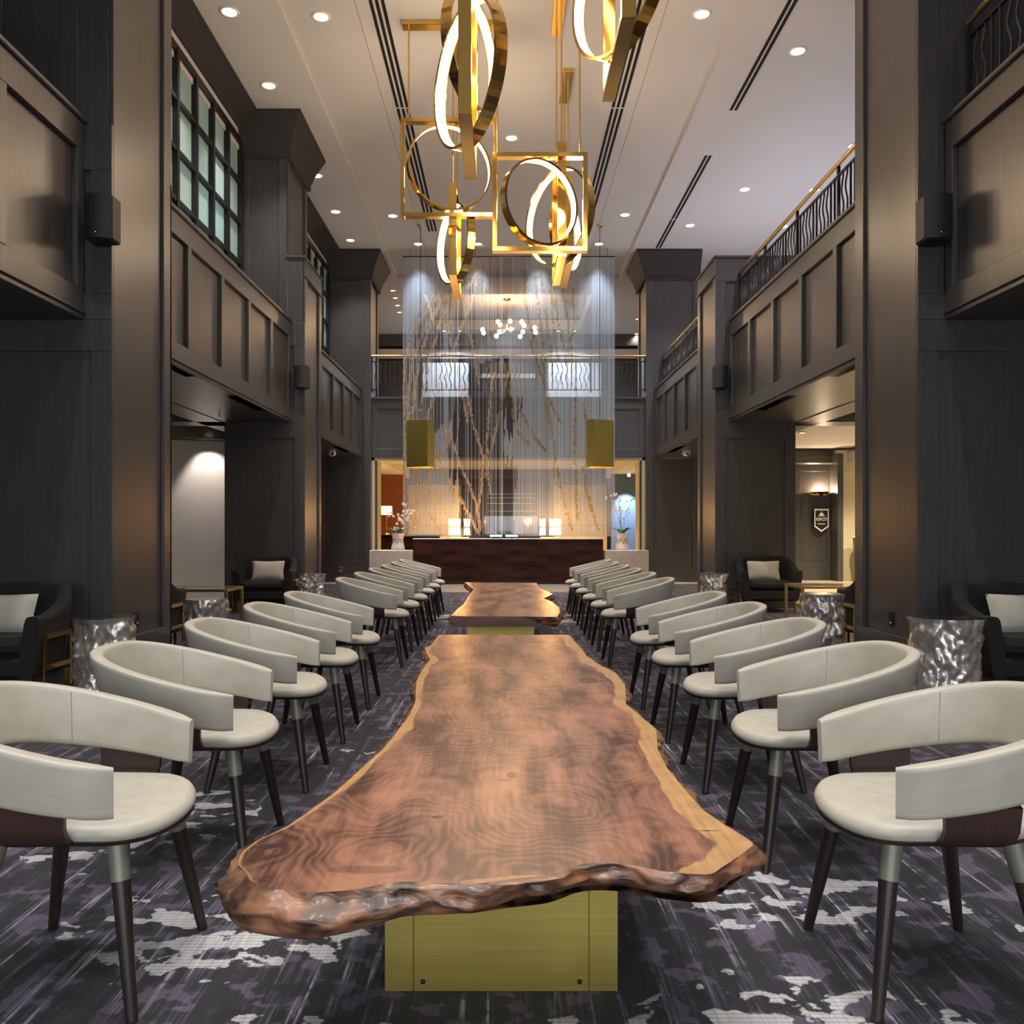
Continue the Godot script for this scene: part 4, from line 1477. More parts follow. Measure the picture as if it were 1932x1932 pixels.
func tub_chair(label: String, at: Vector3, turn: float) -> Node3D:
	# local: faces +z, back at -z
	var t := thing("tub_armchair", label, "armchair", at, turn)
	var rows := []
	var n := 40
	for k in n + 1:
		var a := lerpf(-100.0, 100.0, float(k) / n)
		var th := deg_to_rad(a)
		var s := sin(th)
		var p := Vector2(0.355 * signf(s) * pow(absf(s), 0.55), -0.30 * cos(th) * (1.0 if cos(th) > 0 else 6.2))
		var q := p.normalized()
		if absf(a) > 75.0:
			q = Vector2(signf(s), 0)
		var w := clampf((p.y + 0.30) / 0.60, 0.0, 1.0)
		var yt := lerpf(0.79, 0.60, smoothstep(0.05, 0.75, w))
		var yb := 0.17
		var ring := PackedVector3Array()
		var hh := (yt - yb) / 2
		for j in 20:
			var b := TAU * j / 20
			var ox := signf(cos(b)) * pow(absf(cos(b)), 0.4) * 0.052
			var oy := signf(sin(b)) * pow(absf(sin(b)), 0.25) * hh
			var lean := 0.03 * (oy / hh)
			ring.append(Vector3(p.x + q.x * (ox + lean), yb + hh + oy, p.y + q.y * (ox + lean)))
		rows.append(ring)
	var body := MB.new()
	body.grid(rows, true, false, false)
	for e in [0, n]:
		var c := Vector3.ZERO
		for j in 20:
			c += rows[e][j] / 20
		body.fan(rows[e], c, Vector3(0, 0, 1))
	part("barrel_back", body, M.velvet, t)
	bpart("seat_base", Vector3(0, 0.245, 0.03), Vector3(0.64, 0.15, 0.60), M.velvet, t, 0.03)
	part("seat_cushion", MB.new().box(Vector3(0, 0.385, 0.04), Vector3(0.61, 0.14, 0.60), 0.05), M.velvet, t)
	for sx in [-1.0, 1.0]:
		for z in [0.29, -0.24]:
			bpart("leg", Vector3(sx * 0.33, 0.085, z), Vector3(0.028, 0.17, 0.045), M.brass, t, 0.003)
		# flat brass bracket on the outer side
		var fr := MB.new()
		var x: float = sx * 0.422
		fr.box(Vector3(x, 0.27, 0.24), Vector3(0.012, 0.40, 0.035), 0.002)
		fr.box(Vector3(x, 0.452, 0.07), Vector3(0.012, 0.035, 0.31), 0.002)
		fr.box(Vector3(x, 0.24, 0.07), Vector3(0.012, 0.035, 0.31), 0.002)
		fr.box(Vector3(x, 0.27, -0.10), Vector3(0.012, 0.40, 0.035), 0.002)
		part("side_bracket", fr, M.brass, t, "brass side bracket")
	return t

func pillow(label: String, at: Vector3, turn: float) -> void:
	var t := thing("lumbar_pillow", label, "pillow", at, turn)
	var mbf := MB.new()
	for sg in [1.0, -1.0]:
		var rows := []
		for r in 13:
			var row := PackedVector3Array()
			for k in 21:
				var x := lerpf(-1, 1, k / 20.0)
				var y := lerpf(-1, 1, r / 12.0)
				var th := 0.062 * pow(maxf(0.0, (1.0 - pow(absf(x), 2.6)) * (1.0 - pow(absf(y), 2.2))), 0.5)
				var pull := 1.0 - 0.07 * (1.0 - absf(x * y)) * 1.0
				row.append(Vector3(x * 0.235 * pull, y * 0.145 * pull, th * sg))
			rows.append(row)
		mbf.grid(rows, false, false, sg < 0)
	var o := part("cover", mbf, M.pillow, t)
	o.rotation.x = -0.25

func coffee_table(label: String, x0: float, x1: float, d0: float, d1: float, h: float) -> void:
	var t := thing("brass_table", label, "coffee table", Vector3((x0 + x1) / 2, 0, -(d0 + d1) / 2))
	var w := absf(x1 - x0)
	var l := d1 - d0
	var b := 0.032
	for sx in [-1.0, 1.0]:
		for sz in [-1.0, 1.0]:
			bpart("leg", Vector3(sx * (w - b) / 2, (h - b) / 2, sz * (l - b) / 2), Vector3(b, h - b, b), M.brass_satin, t, 0.002)
		bpart("top_rail", Vector3(sx * (w - b) / 2, h - b / 2, 0), Vector3(b, b, l), M.brass_satin, t, 0.002)
		bpart("top_rail", Vector3(0, h - b / 2, sx * (l - b) / 2), Vector3(w - 2 * b, b, b), M.brass_satin, t, 0.002)
	bpart("glass_top", Vector3(0, h - 0.008, 0), Vector3(w - 2 * b, 0.01, l - 2 * b), M.table_glass, t)

func build_lounge() -> void:
	# window side
	stump("cast nickel stump table between the tub chair and the nearest left pier corner", Vector3(-2.88, 0, -6.02), 0.43, 0.575, 401)
	stump("cast nickel stump table beside the brass coffee table with the curved wall behind", Vector3(-2.86, 0, -8.02), 0.41, 0.535, 402)
	stump("cast nickel stump table at the foot of the pier below the tall column", Vector3(-2.86, 0, -12.32), 0.40, 0.545, 403)
	# railing side
	stump("cast nickel stump table with big knots at the foot of the right pier socket", Vector3(2.93, 0, -5.75), 0.46, 0.60, 404)
	stump("cast nickel stump table in the bay with the passage and shield sign", Vector3(2.95, 0, -8.0), 0.43, 0.585, 405)
	stump("cast nickel stump table beside the black tub chair near the bridge corner", Vector3(3.0, 0, -12.32), 0.41, 0.555, 406)
	tub_chair("black velvet tub armchair against the first left pier, beside a nickel stump", Vector3(-3.62, 0.001, -6.06), 0.0)
	tub_chair("black velvet tub armchair against the first right pier, beside the knotty stump", Vector3(3.64, 0.001, -6.06), 0.0)
	tub_chair("black velvet tub armchair below the tall column in the window bay", Vector3(-3.50, 0.001, -12.32), 0.06)
	tub_chair("black velvet tub armchair in the passage bay, back to the second pier", Vector3(3.76, 0.001, -12.32), -0.08)
	tub_chair("black velvet tub armchair turned from the first left pier toward the brass table", Vector3(-3.66, 0.001, -8.18), PI)
	tub_chair("black velvet tub armchair turned from the first right pier toward the brass table", Vector3(3.72, 0.001, -8.2), PI)
	pillow("pale oblong pillow on the black chair against the first left pier", Vector3(-3.66, 0.585, -6.12), 0.0)
	pillow("pale oblong pillow on the black chair against the first right pier", Vector3(3.68, 0.585, -6.12), 0.0)
	pillow("pale oblong pillow on the black chair below the tall column", Vector3(-3.50, 0.585, -12.38), 0.06)
	pillow("pale oblong pillow on the black chair in the passage bay", Vector3(3.73, 0.585, -12.38), -0.08)
	coffee_table("brass framed glass coffee table before the white curved wall", -4.5, -3.28, 9.88, 10.5, 0.49)
	coffee_table("brass framed glass coffee table in the bay of the passage", 3.6, 4.7, 10.4, 11.05, 0.49)

# =====================================================================  reception
func build_reception() -> void:
	var d := 18.2
	var t := thing("reception_desk", "long dark walnut reception desk with pale marble ends", "desk", Vector3(0, 0, -d - 0.35))
	bpart("wood_front", Vector3(-0.02, 0.485, 0.33), Vector3(4.08, 0.97, 0.06), M.desk_wood, t, 0.004)
	bpart("desk_top", Vector3(-0.02, 0.975, 0.08), Vector3(4.1, 0.022, 0.56), M.marble, t, 0.004)
	bpart("body", Vector3(-0.02, 0.48, 0.05), Vector3(4.04, 0.95, 0.48), M.desk_wood, t)
	for sd in [-1.0, 1.0]:
		bpart("marble_end", Vector3(sd * 2.53 - 0.0, 0.365, 0.1), Vector3(0.94, 0.73, 0.5), M.marble, t, 0.006)
	bpart("kick", Vector3(-0.02, 0.04, 0.345), Vector3(4.0, 0.06, 0.04), M.black, t)
	# multi shade lamps
	for sd in [-1.0, 1.0]:
		var l := thing("desk_lamp", "six shade lamp glowing on the reception desk, %s side" % ["rust wall" if sd < 0 else "blue wall"], "lamp", Vector3(-1.08 if sd < 0 else 0.90, 0.986, -d - 0.25))
		bpart("base", Vector3(0, 0.012, 0), Vector3(0.44, 0.024, 0.1), M.brass_satin, l, 0.003)
		var xs := [-0.17, -0.045, 0.17] if sd < 0 else [-0.17, 0.045, 0.17]
		for x in xs:
			part("stem", MB.new().tube(PackedVector3Array([Vector3(x, 0.02, 0.0), Vector3(x, 0.43, 0.0)]), 0.006, 6), M.brass_satin, l)
			part("lamp_shade", MB.new().lathe([Vector2(0.062, 0.25), Vector2(0.075, 0.42)], 14, Vector3(x, 0, 0)), M.shade_lit, l, "glowing tapered shade")
			part("lamp_shade", MB.new().lathe([Vector2(0.072, 0.07), Vector2(0.058, 0.23)], 14, Vector3(x, 0, 0)), M.shade_lit, l, "glowing tapered shade")
		omni(l, Vector3(0, 0.5, 0.12), 3.0, Color(1.0, 0.72, 0.42), 0.12)
	for x in [-0.28, 0.06]:
		var sc := thing("computer_screen", "small computer screen glowing blue behind the desk, %s" % ["rust wall side" if x < 0 else "blue wall side"], "screen", Vector3(x, 0.986, -d - 0.3))
		bpart("panel", Vector3(0, 0.055, 0), Vector3(0.3, 0.07, 0.02), M.black, sc, 0.004)
		bpart("display", Vector3(0, 0.055, 0.0115), Vector3(0.27, 0.045, 0.003), M.screen_glow, sc)
		bpart("stand", Vector3(0, 0.012, -0.01), Vector3(0.12, 0.024, 0.08), M.black, sc)
	# vases with flowers on the marble ends
	vase("white pierced vase with leaves and blossom twigs before the rust wall", Vector3(-2.42, 0.731, -d - 0.3), 501, false)
	vase("white pierced vase with tall white orchids before the blue wall", Vector3(2.47, 0.731, -d - 0.3), 502, true)
	# hall behind the desk
	var w := struct("wall_lobby")
	var bd := 27.4
	for sd in [-1.0, 1.0]:
		for k in 2:
			for j in 2:
				bpart("onyx_panel", Vector3(sd * (1.92 + k * 0.86), 0.66 + j * 1.31, -bd - 0.0 + 0.02), Vector3(0.85, 1.30, 0.06), M.onyx, w, 0.004)
		bpart("cornice", Vector3(sd * 2.35, 2.70, -bd + 0.1), Vector3(1.9, 0.2, 0.22), M.panel, w, 0.02)
	bpart("niche_back", Vector3(0, 1.4, -bd + 0.01), Vector3(2.9, 2.8, 0.06), M.lacquer, w)
	bpart("rust_face", Vector3(-4.0, 1.4, -25.2), Vector3(1.9, 2.8, 0.1), M.rust_wall, w)
	bpart("blue_face", Vector3(4.0, 1.4, -25.0), Vector3(1.9, 2.8, 0.1), M.blue_wall, w)
	bpart("side_face", Vector3(-4.9, 1.4, -23.4), Vector3(0.1, 2.8, 8.4), M.panel, w)
	bpart("side_face", Vector3(4.9, 1.4, -23.4), Vector3(0.1, 2.8, 8.4), M.panel, w)
	var c := struct("ceiling_lobby")
	for sd in [-1.0, 1.0]:
		bpart("ceiling_border", Vector3(sd * 4.05, 2.86, -23.8), Vector3(1.8, 0.12, 7.4), M.cream, c)
		bpart("tray_side", Vector3(sd * 3.13, 2.98, -23.6), Vector3(0.05, 0.3, 6.6), M.cream, c)
	bpart("ceiling_border", Vector3(0, 2.86, -20.5), Vector3(6.3, 0.12, 0.7), M.cream, c)
	bpart("ceiling_tray", Vector3(0, 3.14, -23.8), Vector3(6.3, 0.06, 7.4), M.white_wall, c)
	var tray := [Vector3(-2.0, 3.1, -22.4), Vector3(0, 3.1, -22.4), Vector3(2.0, 3.1, -22.4), Vector3(-2.0, 3.1, -25.8), Vector3(0, 3.1, -25.6), Vector3(2.0, 3.1, -25.8)]  # lamps in the tray, placed to light the hall behind the desk
	for k in 6:
		var p: Vector3 = tray[k]
		small_light(p, "downlight placed to light the reception hall, row by the %s, %s" % ["bridge" if k < 3 else "stone panels", ["rust wall end", "middle", "blue wall end"][k % 3]], 48.0, Color(1.0, 0.86, 0.64), "reception hall downlights")
	var pl := thing("picture_spot", "small spot shining on the blue wall behind the orchids", "downlight", Vector3(3.45, 2.72, -24.2))
	part("lens", MB.new().ball(Vector3.ZERO, 0.05, 10), M.lens, pl)
	spot(pl, Vector3(0, -0.07, 0), Vector3(0.02, -1, -0.7), 26, 40.0, Color(0.85, 0.93, 1.0), 0.04, 0.6)
	# shelves and mirror in the dark niche
	var sh := thing("mirror_niche", "dark mirror with chrome shelves behind the desk", "mirror", Vector3(0, 0, -27.25))
	bpart("mirror_glass", Vector3(0.1, 1.1, 0), Vector3(1.7, 1.0, 0.02), M.mirror, sh)
	for y in [1.75, 2.0, 2.18, 2.3]:
		bpart("shelf", Vector3(0.1, y, 0.08), Vector3(1.5, 0.02, 0.16), M.steel, sh, 0.003)
	var bc := thing("back_counter", "low dark counter behind the reception desk near the rust wall", "counter", Vector3(-2.6, 0, -21.6))
	bpart("body", Vector3(0, 0.5, 0), Vector3(1.7, 1.0, 0.5), M.desk_wood, bc, 0.03)
	bpart("top", Vector3(0, 1.02, 0), Vector3(1.74, 0.04, 0.54), M.desk_wood, bc, 0.006)
	var lp := thing("table_lamp", "brass table lamp with a square ivory shade before the rust wall", "lamp", Vector3(-3.02, 1.04, -21.75))
	bpart("lamp_shade", Vector3(-0.1, 0.62, 0), Vector3(0.26, 0.22, 0.18), M.shade_lit, lp, 0.006)
	part("stem", MB.new().tube(PackedVector3Array([Vector3(-0.1, 0.0, 0), Vector3(-0.1, 0.52, 0)]), 0.012, 8), M.brass, lp)
	part("base", MB.new().lathe([Vector2(0.09, 0.0), Vector2(0.09, 0.02), Vector2(0.02, 0.05)], 16, Vector3(-0.1, 0, 0)), M.brass, lp)
	omni(lp, Vector3(-0.1, 0.66, 0.16), 3.0, Color(1.0, 0.75, 0.45), 0.1)
	# brass lantern boxes on thin cords
	for sd in [-1.0, 1.0]:
		var lan := thing("box_pendant", "tall brass box pendant hanging before the bead curtain, %s side" % ["window" if sd < 0 else "railing"], "pendant", Vector3((-167.0 if sd < 0 else 171.0) * 17.5 / F, 2.46, -17.5), -0.4 if sd < 0 else 0.4)
		var hw := 0.24
		var hh := 0.97
		var dp := 0.15
		for q in [[0, dp, 0.48, 0.006], [0, -dp, 0.48, 0.006]]:
			bpart("side_panel", Vector3(q[0], hh / 2, q[1]), Vector3(q[2], hh, q[3]), M.brass_brushed, lan, 0.001)
		for x in [-hw, hw]:
			bpart("side_panel", Vector3(x, hh / 2, 0), Vector3(0.006, hh, dp * 2 + 0.006), M.brass_brushed, lan, 0.001)
		bpart("top_panel", Vector3(0, hh - 0.003, 0), Vector3(0.47, 0.006, dp * 2 - 0.01), M.brass_brushed, lan)
		part("bulb", MB.new().ball(Vector3(0, 0.22, 0), 0.05), M.globe, lan)
		part("cord", MB.new().tube(PackedVector3Array([Vector3(0, hh, 0), Vector3(0, CEIL + 0.06 - 2.46, 0)]), 0.006, 6), M.black_metal, lan)
		part("canopy", MB.new().lathe([Vector2(0.0, -0.03), Vector2(0.06, -0.028), Vector2(0.07, 0.0)], 16, Vector3(0, CEIL + 0.06 - 2.46, 0)), M.brass_satin, lan)
		omni(lan, Vector3(0, 0.22, 0), 4.0, Color(1.0, 0.72, 0.4), 0.04)

func vase(label: String, at: Vector3, seed_: int, orchid: bool) -> void:
	var t := thing("flower_vase", label, "vase", at)
	var prof := [Vector2(0.0, 0.0), Vector2(0.125, 0.0), Vector2(0.115, 0.06), Vector2(0.098, 0.16), Vector2(0.095, 0.24), Vector2(0.115, 0.36), Vector2(0.108, 0.365), Vector2(0.09, 0.25), Vector2(0.08, 0.20), Vector2(0.0, 0.20)]
	for k in prof.size():
		prof[k].x *= 1.25
	part("vase_body", MB.new().lathe(prof, 24), M.white_gloss, t, "white waisted vase")
	for k in 6:
		var a := PI / 2 + (k - 2.5) * 0.42
		var q := Vector3(cos(a), 0, sin(a))
		var tilt := Basis(q, 0.25 if k % 2 else -0.25)
		part("slit", MB.new().box(q * 0.120 + Vector3(0, 0.19, 0), Vector3(0.010, 0.12, 0.012), 0.002, tilt), M.black, t)
	var rng := RandomNumberGenerator.new()
	rng.seed = seed_
	for k in 22:
		var a := rng.randf() * TAU
		var l := rng.randf_range(0.18, 0.36)
		var e := Vector3(cos(a), 0, sin(a))
		var s := Vector3(-sin(a), 0, cos(a))
		var rows := []
		for j in 6:
			var u := j / 5.0
			var c := Vector3(0, 0.34, 0) + e * (0.04 + l * 0.75 * u) + Vector3.UP * (l * (1.1 * u - 0.75 * u * u) + 0.02)
			var wd := 0.038 * sin(PI * clampf(u * 0.9 + 0.1, 0.0, 1.0))
			rows.append(PackedVector3Array([c - s * wd, c + Vector3.UP * -0.004, c + s * wd]))
		var lf := MB.new()
		lf.grid(rows)
		part("leaf", lf, M.leaf if k % 3 or orchid else M.petal, t)
	var nst := 4 if orchid else 5
	for k in nst:
		var a := rng.randf() * TAU
		var top := (rng.randf_range(0.75, 1.1) if orchid else rng.randf_range(0.6, 0.95))
		var pth := PackedVector3Array()
		for j in 9:
			var u := j / 8.0
			var bend := (0.12 * u + 0.26 * u * u) * (0.5 + 0.5 * fmod(k * 0.37 + 0.3, 1.0) * 1.6)
			pth.append(Vector3(cos(a) * bend + sin(u * 9.0 + k) * 0.012, 0.34 + top * u * (1.0 - 0.12 * u), sin(a) * bend))
		part("stem", MB.new().tube(pth, [0.006, 0.006, 0.0055, 0.005, 0.005, 0.0045, 0.004, 0.0035, 0.003], 5), M.twig if not orchid else M.leaf, t)
		var nf := 9 if orchid else 6
		for j in nf:
			var u := rng.randf_range(0.45, 1.0)
			var c: Vector3 = pth[int(u * 8.0)] + Vector3(rng.randf_range(-0.07, 0.07), rng.randf_range(-0.06, 0.06), rng.randf_range(0.0, 0.05))
			var fl := MB.new()
			var r := 0.021 if orchid else 0.026
			for q in 5:
				var b := TAU * q / 5 + rng.randf()
				fl.ball(c + Vector3(cos(b), sin(b), 0.1) * r * 0.7, r * 0.62, 8, Vector3(1, 1, 0.4))
			part("blossom", fl, M.petal, t)

# =====================================================================  bead curtain
func build_curtain() -> void:
	var d := 18.95
	var t := thing("bead_curtain", "tall translucent curtain of metal bead strings with a golden swirl, before the bridge", "curtain")
	var x0 := -200.0
	var n := 360
	var gold := [
		[[908, 485], [884, 516], [846, 544], [821, 562], [793, 597], [775, 634], [764, 677], [760, 739], [762, 802], [764, 850], [762, 890], [756, 940]],
		[[912, 490], [890, 530], [862, 556], [826, 580], [800, 620], [780, 670], [770, 740], [769, 800], [772, 850], [776, 890], [770, 950]],
		[[835, 556], [812, 610], [796, 660], [783, 720], [778, 790], [780, 830], [790, 880], [780, 1000]],
		[[846, 552], [826, 620], [806, 690], [793, 770], [792, 830]],
		[[860, 548], [848, 610], [838, 680], [820, 740], [806, 790], [800, 860], [778, 930], [772, 1010]],
		[[829, 565], [845, 620], [862, 690], [876, 760], [884, 800]],
		[[872, 540], [880, 600], [893, 660], [903, 720]],
		[[905, 500], [890, 570], [868, 620], [850, 680], [838, 730]],
		[[918, 486], [915, 540], [912, 580]],
		[[838, 800], [846, 830], [830, 860], [806, 905], [784, 950]],
		[[846, 800], [862, 860], [880, 900], [900, 950], [906, 1000]],
		[[806, 920], [830, 950], [846, 975], [856, 1005]],
		[[784, 985], [806, 960], [822, 985], [838, 1010]],
		[[820, 850], [846, 900], [880, 960], [905, 1005]],
		[[880, 730], [893, 800], [912, 860], [905, 950]],
		[[930, 700], [925, 760], [918, 840], [925, 930]],
		[[958, 700], [945, 770], [930, 830], [915, 900]],
		[[960, 735], [985, 780], [1010, 825], [1030, 850]],
		[[965, 770], [975, 810], [1000, 840]],
		[[993, 508], [990, 560], [1000, 610], [1018, 665], [1030, 700]],
		[[1010, 520], [1015, 560], [1022, 630], [1033, 700]],
		[[1018, 500], [1026, 560], [1038, 640], [1044, 720]],
		[[1034, 500], [1041, 560], [1046, 630], [1055, 690], [1058, 720]],
		[[1045, 540], [1052, 600], [1066, 660], [1072, 720]],
		[[1060, 530], [1070, 590], [1074, 640], [1070, 700]],
		[[1080, 540], [1084, 600], [1078, 640], [1082, 720]],
		[[1000, 640], [1020, 700], [1040, 760], [1060, 800]],
		[[1084, 660], [1086, 740], [1084, 860], [1090, 980]],
		[[1028, 750], [1040, 800], [1048, 860], [1044, 900]],
		[[1100, 760], [1110, 810], [1125, 850]],
		[[1052, 880], [1060, 930], [1080, 1000]],
		[[1100, 880], [1108, 930], [1130, 1000]],
	]
	# a coarse map of which beads are golden
	var W := 400
	var H := 530
	var mask := PackedFloat32Array()
	mask.resize(W * H)
	for li in gold.size():
		var line: Array = gold[li]
		for k in line.size() - 1:
			var a := Vector2(line[k][0] - 760, line[k][1] - 485)
			var b := Vector2(line[k + 1][0] - 760, line[k + 1][1] - 485)
			var m := int(a.distance_to(b) * 1.5) + 1
			for q in m:
				var p := a.lerp(b, float(q) / m)
				for ox in range(-3, 4):
					for oy in range(-1, 2):
						var xx := int(p.x) + ox
						var yy := int(p.y) + oy
						if xx >= 0 and xx < W and yy >= 0 and yy < H:
							mask[yy * W + xx] = maxf(mask[yy * W + xx], 1.0 - absf(ox) * (0.12 if li < 3 else 0.22))
	var figure := PackedVector2Array([Vector2(908, 484), Vector2(884, 516), Vector2(846, 544), Vector2(821, 562), Vector2(793, 597), Vector2(775, 634), Vector2(764, 677), Vector2(759, 739), Vector2(759, 830), Vector2(800, 830), Vector2(850, 790), Vector2(880, 700), Vector2(915, 640), Vector2(955, 600), Vector2(940, 484)])
	var mane := PackedVector2Array([Vector2(876, 690), Vector2(952, 670), Vector2(972, 760), Vector2(956, 840), Vector2(976, 900), Vector2(962, 1013), Vector2(886, 1013), Vector2(868, 940), Vector2(848, 880), Vector2(856, 780)])
	var crest := PackedVector2Array([Vector2(915, 484), Vector2(1000, 484), Vector2(986, 560), Vector2(930, 600)])
	var rng := RandomNumberGenerator.new()
	rng.seed = 99
	var f := noise(97, 0.02, 3)
	var mb := MB.new()
	mb.use_col = true
	var seg := 105
	for k in n:
		var px := x0 + 400.0 * (k + 0.5) / n
		var x := px * d / F + rng.randf_range(-0.002, 0.002)
		var tone := rng.randf_range(0.7, 1.1)
		var rs := rng.randf()
		var rq := rng.randf()
		var prev := Color(0, 0, 0, 0)
		var golden := false
		var was := false
		var ystart := 0.0
		for j in seg + 1:
			var py := 485.0 + 527.0 * minf(j, seg - 0.01) / seg
			var cc := Color(0.56, 0.63, 0.70) * tone
			var mx := clampi(int(px + 200.0), 0, W - 1)
			var my := clampi(int(py - 485.0), 0, H - 1)
			# the woven figure: smoky violet strings in its body, near-black ones in its mane
			var q2 := Vector2(px + 960.0 + f.get_noise_2d(k * 5.0, py * 0.3) * 26.0, py)
			if Geometry2D.is_point_in_polygon(q2, mane) and rs < 0.72:
				cc = Color(0.06, 0.055, 0.07) * tone
			elif Geometry2D.is_point_in_polygon(q2, figure) and rs < 0.62:
				cc = Color(0.30, 0.245, 0.235) * tone if rq < 0.45 else Color(0.10, 0.088, 0.10)
			elif Geometry2D.is_point_in_polygon(q2, crest) and rs < 0.55:
				cc = Color(0.26, 0.23, 0.27) * tone
			golden = rng.randf() < mask[my * W + mx] * (1.0 if px < -20.0 else 0.75)
			if golden:
				cc = (Color(0.60, 0.48, 0.35) if px < -20.0 else Color(0.40, 0.30, 0.12)) * rng.randf_range(0.6, 1.25)
			cc.a = 1.0
			if j == seg or (j > 0 and not cc.is_equal_approx(prev)):
				var ya := EYE + (CY - (485.0 + 527.0 * ystart / seg)) * d / F
				var yb := EYE + (CY - (485.0 + 527.0 * float(j) / seg)) * d / F
				mb.col = prev
				var r := 0.0047 if was else 0.0036      # the golden beads are larger
				var c4 := [Vector3(x - r, 0, -d), Vector3(x, 0, -d + r), Vector3(x + r, 0, -d), Vector3(x, 0, -d - r)]
				for q in 4:
					var p0: Vector3 = c4[q]
					var p1: Vector3 = c4[(q + 1) % 4]
					mb.outq(Vector3(p0.x, yb, p0.z), Vector3(p0.x, ya, p0.z), Vector3(p1.x, ya, p1.z), Vector3(p1.x, yb, p1.z), (p0 + p1) / 2 - Vector3(x, 0, -d))
				ystart = j
			prev = cc
			was = golden
	var o := part("bead_strings", mb, M.beads, t, "fine metal bead strings, silver, violet and gold")
	o.set_meta("kind", "stuff")
	bpart("track", Vector3(0, 7.275, -d), Vector3(4.74, 0.02, 0.03), M.black_metal, t)
	for x in [-2.2, -0.75, 0.75, 2.2]:
		part("hanger", MB.new().tube(PackedVector3Array([Vector3(x, 7.28, -d), Vector3(x, CEIL + 0.06, -d)]), 0.004, 5), M.black_metal, t)

# =====================================================================  mezzanine behind the bridge
func build_mezzanine() -> void:
	var s := struct("wall_mezzanine")
	var d := 27.3
	for q in [[-2.74, -1.25], [1.25, 3.0]]:
		bpart("pale_panel", Vector3((q[0] + q[1]) / 2, 5.3, -d), Vector3(q[1] - q[0], 2.45, 0.08), M.pale_panel, s, 0.006)
	bpart("crown_band", Vector3(0, 7.22, -d + 0.1), Vector3(14, 0.36, 0.3), M.panel, s)
	bpart("pale_band", Vector3(0, 6.82, -d), Vector3(14, 0.3, 0.06), M.white_wall, s)
	var dr := struct("door_1")
	bpart("door_leaf", Vector3(-0.45, 5.1, -d - 0.0), Vector3(0.86, 2.1, 0.06), M.panel, dr)
	bpart("door_leaf", Vector3(0.45, 5.1, -d - 0.0), Vector3(0.86, 2.1, 0.06), M.panel, dr)
	bpart("transom", Vector3(0, 6.1, -d + 0.05), Vector3(1.8, 0.14, 0.08), M.pale_panel, dr)
	var n := 0
	for x in [-2.0, 2.1, -1.5, 1.6]:
		small_light(Vector3(x, CEIL - 0.005, -26.6), "round downlight washing the pale panels behind the bridge", 24.0, Color(0.85, 0.93, 1.0), "downlights behind the bridge")
	for p in [[735, 548], [740, 562], [744, 576], [748, 589], [1198, 602], [1190, 640]]:
		var at := at_ceiling(p[0], p[1], CEIL - 0.005)
		at.z = maxf(at.z, -27.0)
		small_light(at, "tiny downlight in the ceiling beyond the corner columns", 10.0, Color(1.0, 0.95, 0.92), "small downlights beyond the columns")
	# globe chandelier
	var c := Vector3(-0.03, 6.85, -24.2)
	var t := thing("globe_chandelier", "brass chandelier with glowing glass globes, behind the bead curtain", "chandelier", c)
	part("stem", MB.new().tube(PackedVector3Array([Vector3(0, 0, 0), Vector3(0, CEIL + 0.35 - c.y, 0)]), 0.012, 8), M.brass, t)
	part("hub", MB.new().ball(Vector3.ZERO, 0.06), M.brass, t)
	part("canopy", MB.new().lathe([Vector2(0.0, -0.03), Vector2(0.10, -0.03), Vector2(0.11, 0.0)], 16, Vector3(0, CEIL + 0.35 - c.y, 0)), M.brass, t)
	for p in [[905, 622], [907, 628], [934, 607], [938, 613], [937, 626], [931, 634], [957, 606], [959, 621], [979, 607], [983, 614], [981, 626], [976, 635], [1003, 618], [1005, 627]]:
		var dz: float = 0.35 * sin(p[0] * 1.7 + p[1])
		var q := at_depth(p[0], p[1], 24.2 + dz) - c
		part("arm", MB.new().tube(PackedVector3Array([Vector3.ZERO, q]), 0.008, 6), M.brass, t)
		part("globe", MB.new().ball(q, 0.068, 12), M.globe, t)
	omni(t, Vector3(0, 0.12, 0.1), 20.0, Color(1.0, 0.80, 0.58), 0.12)

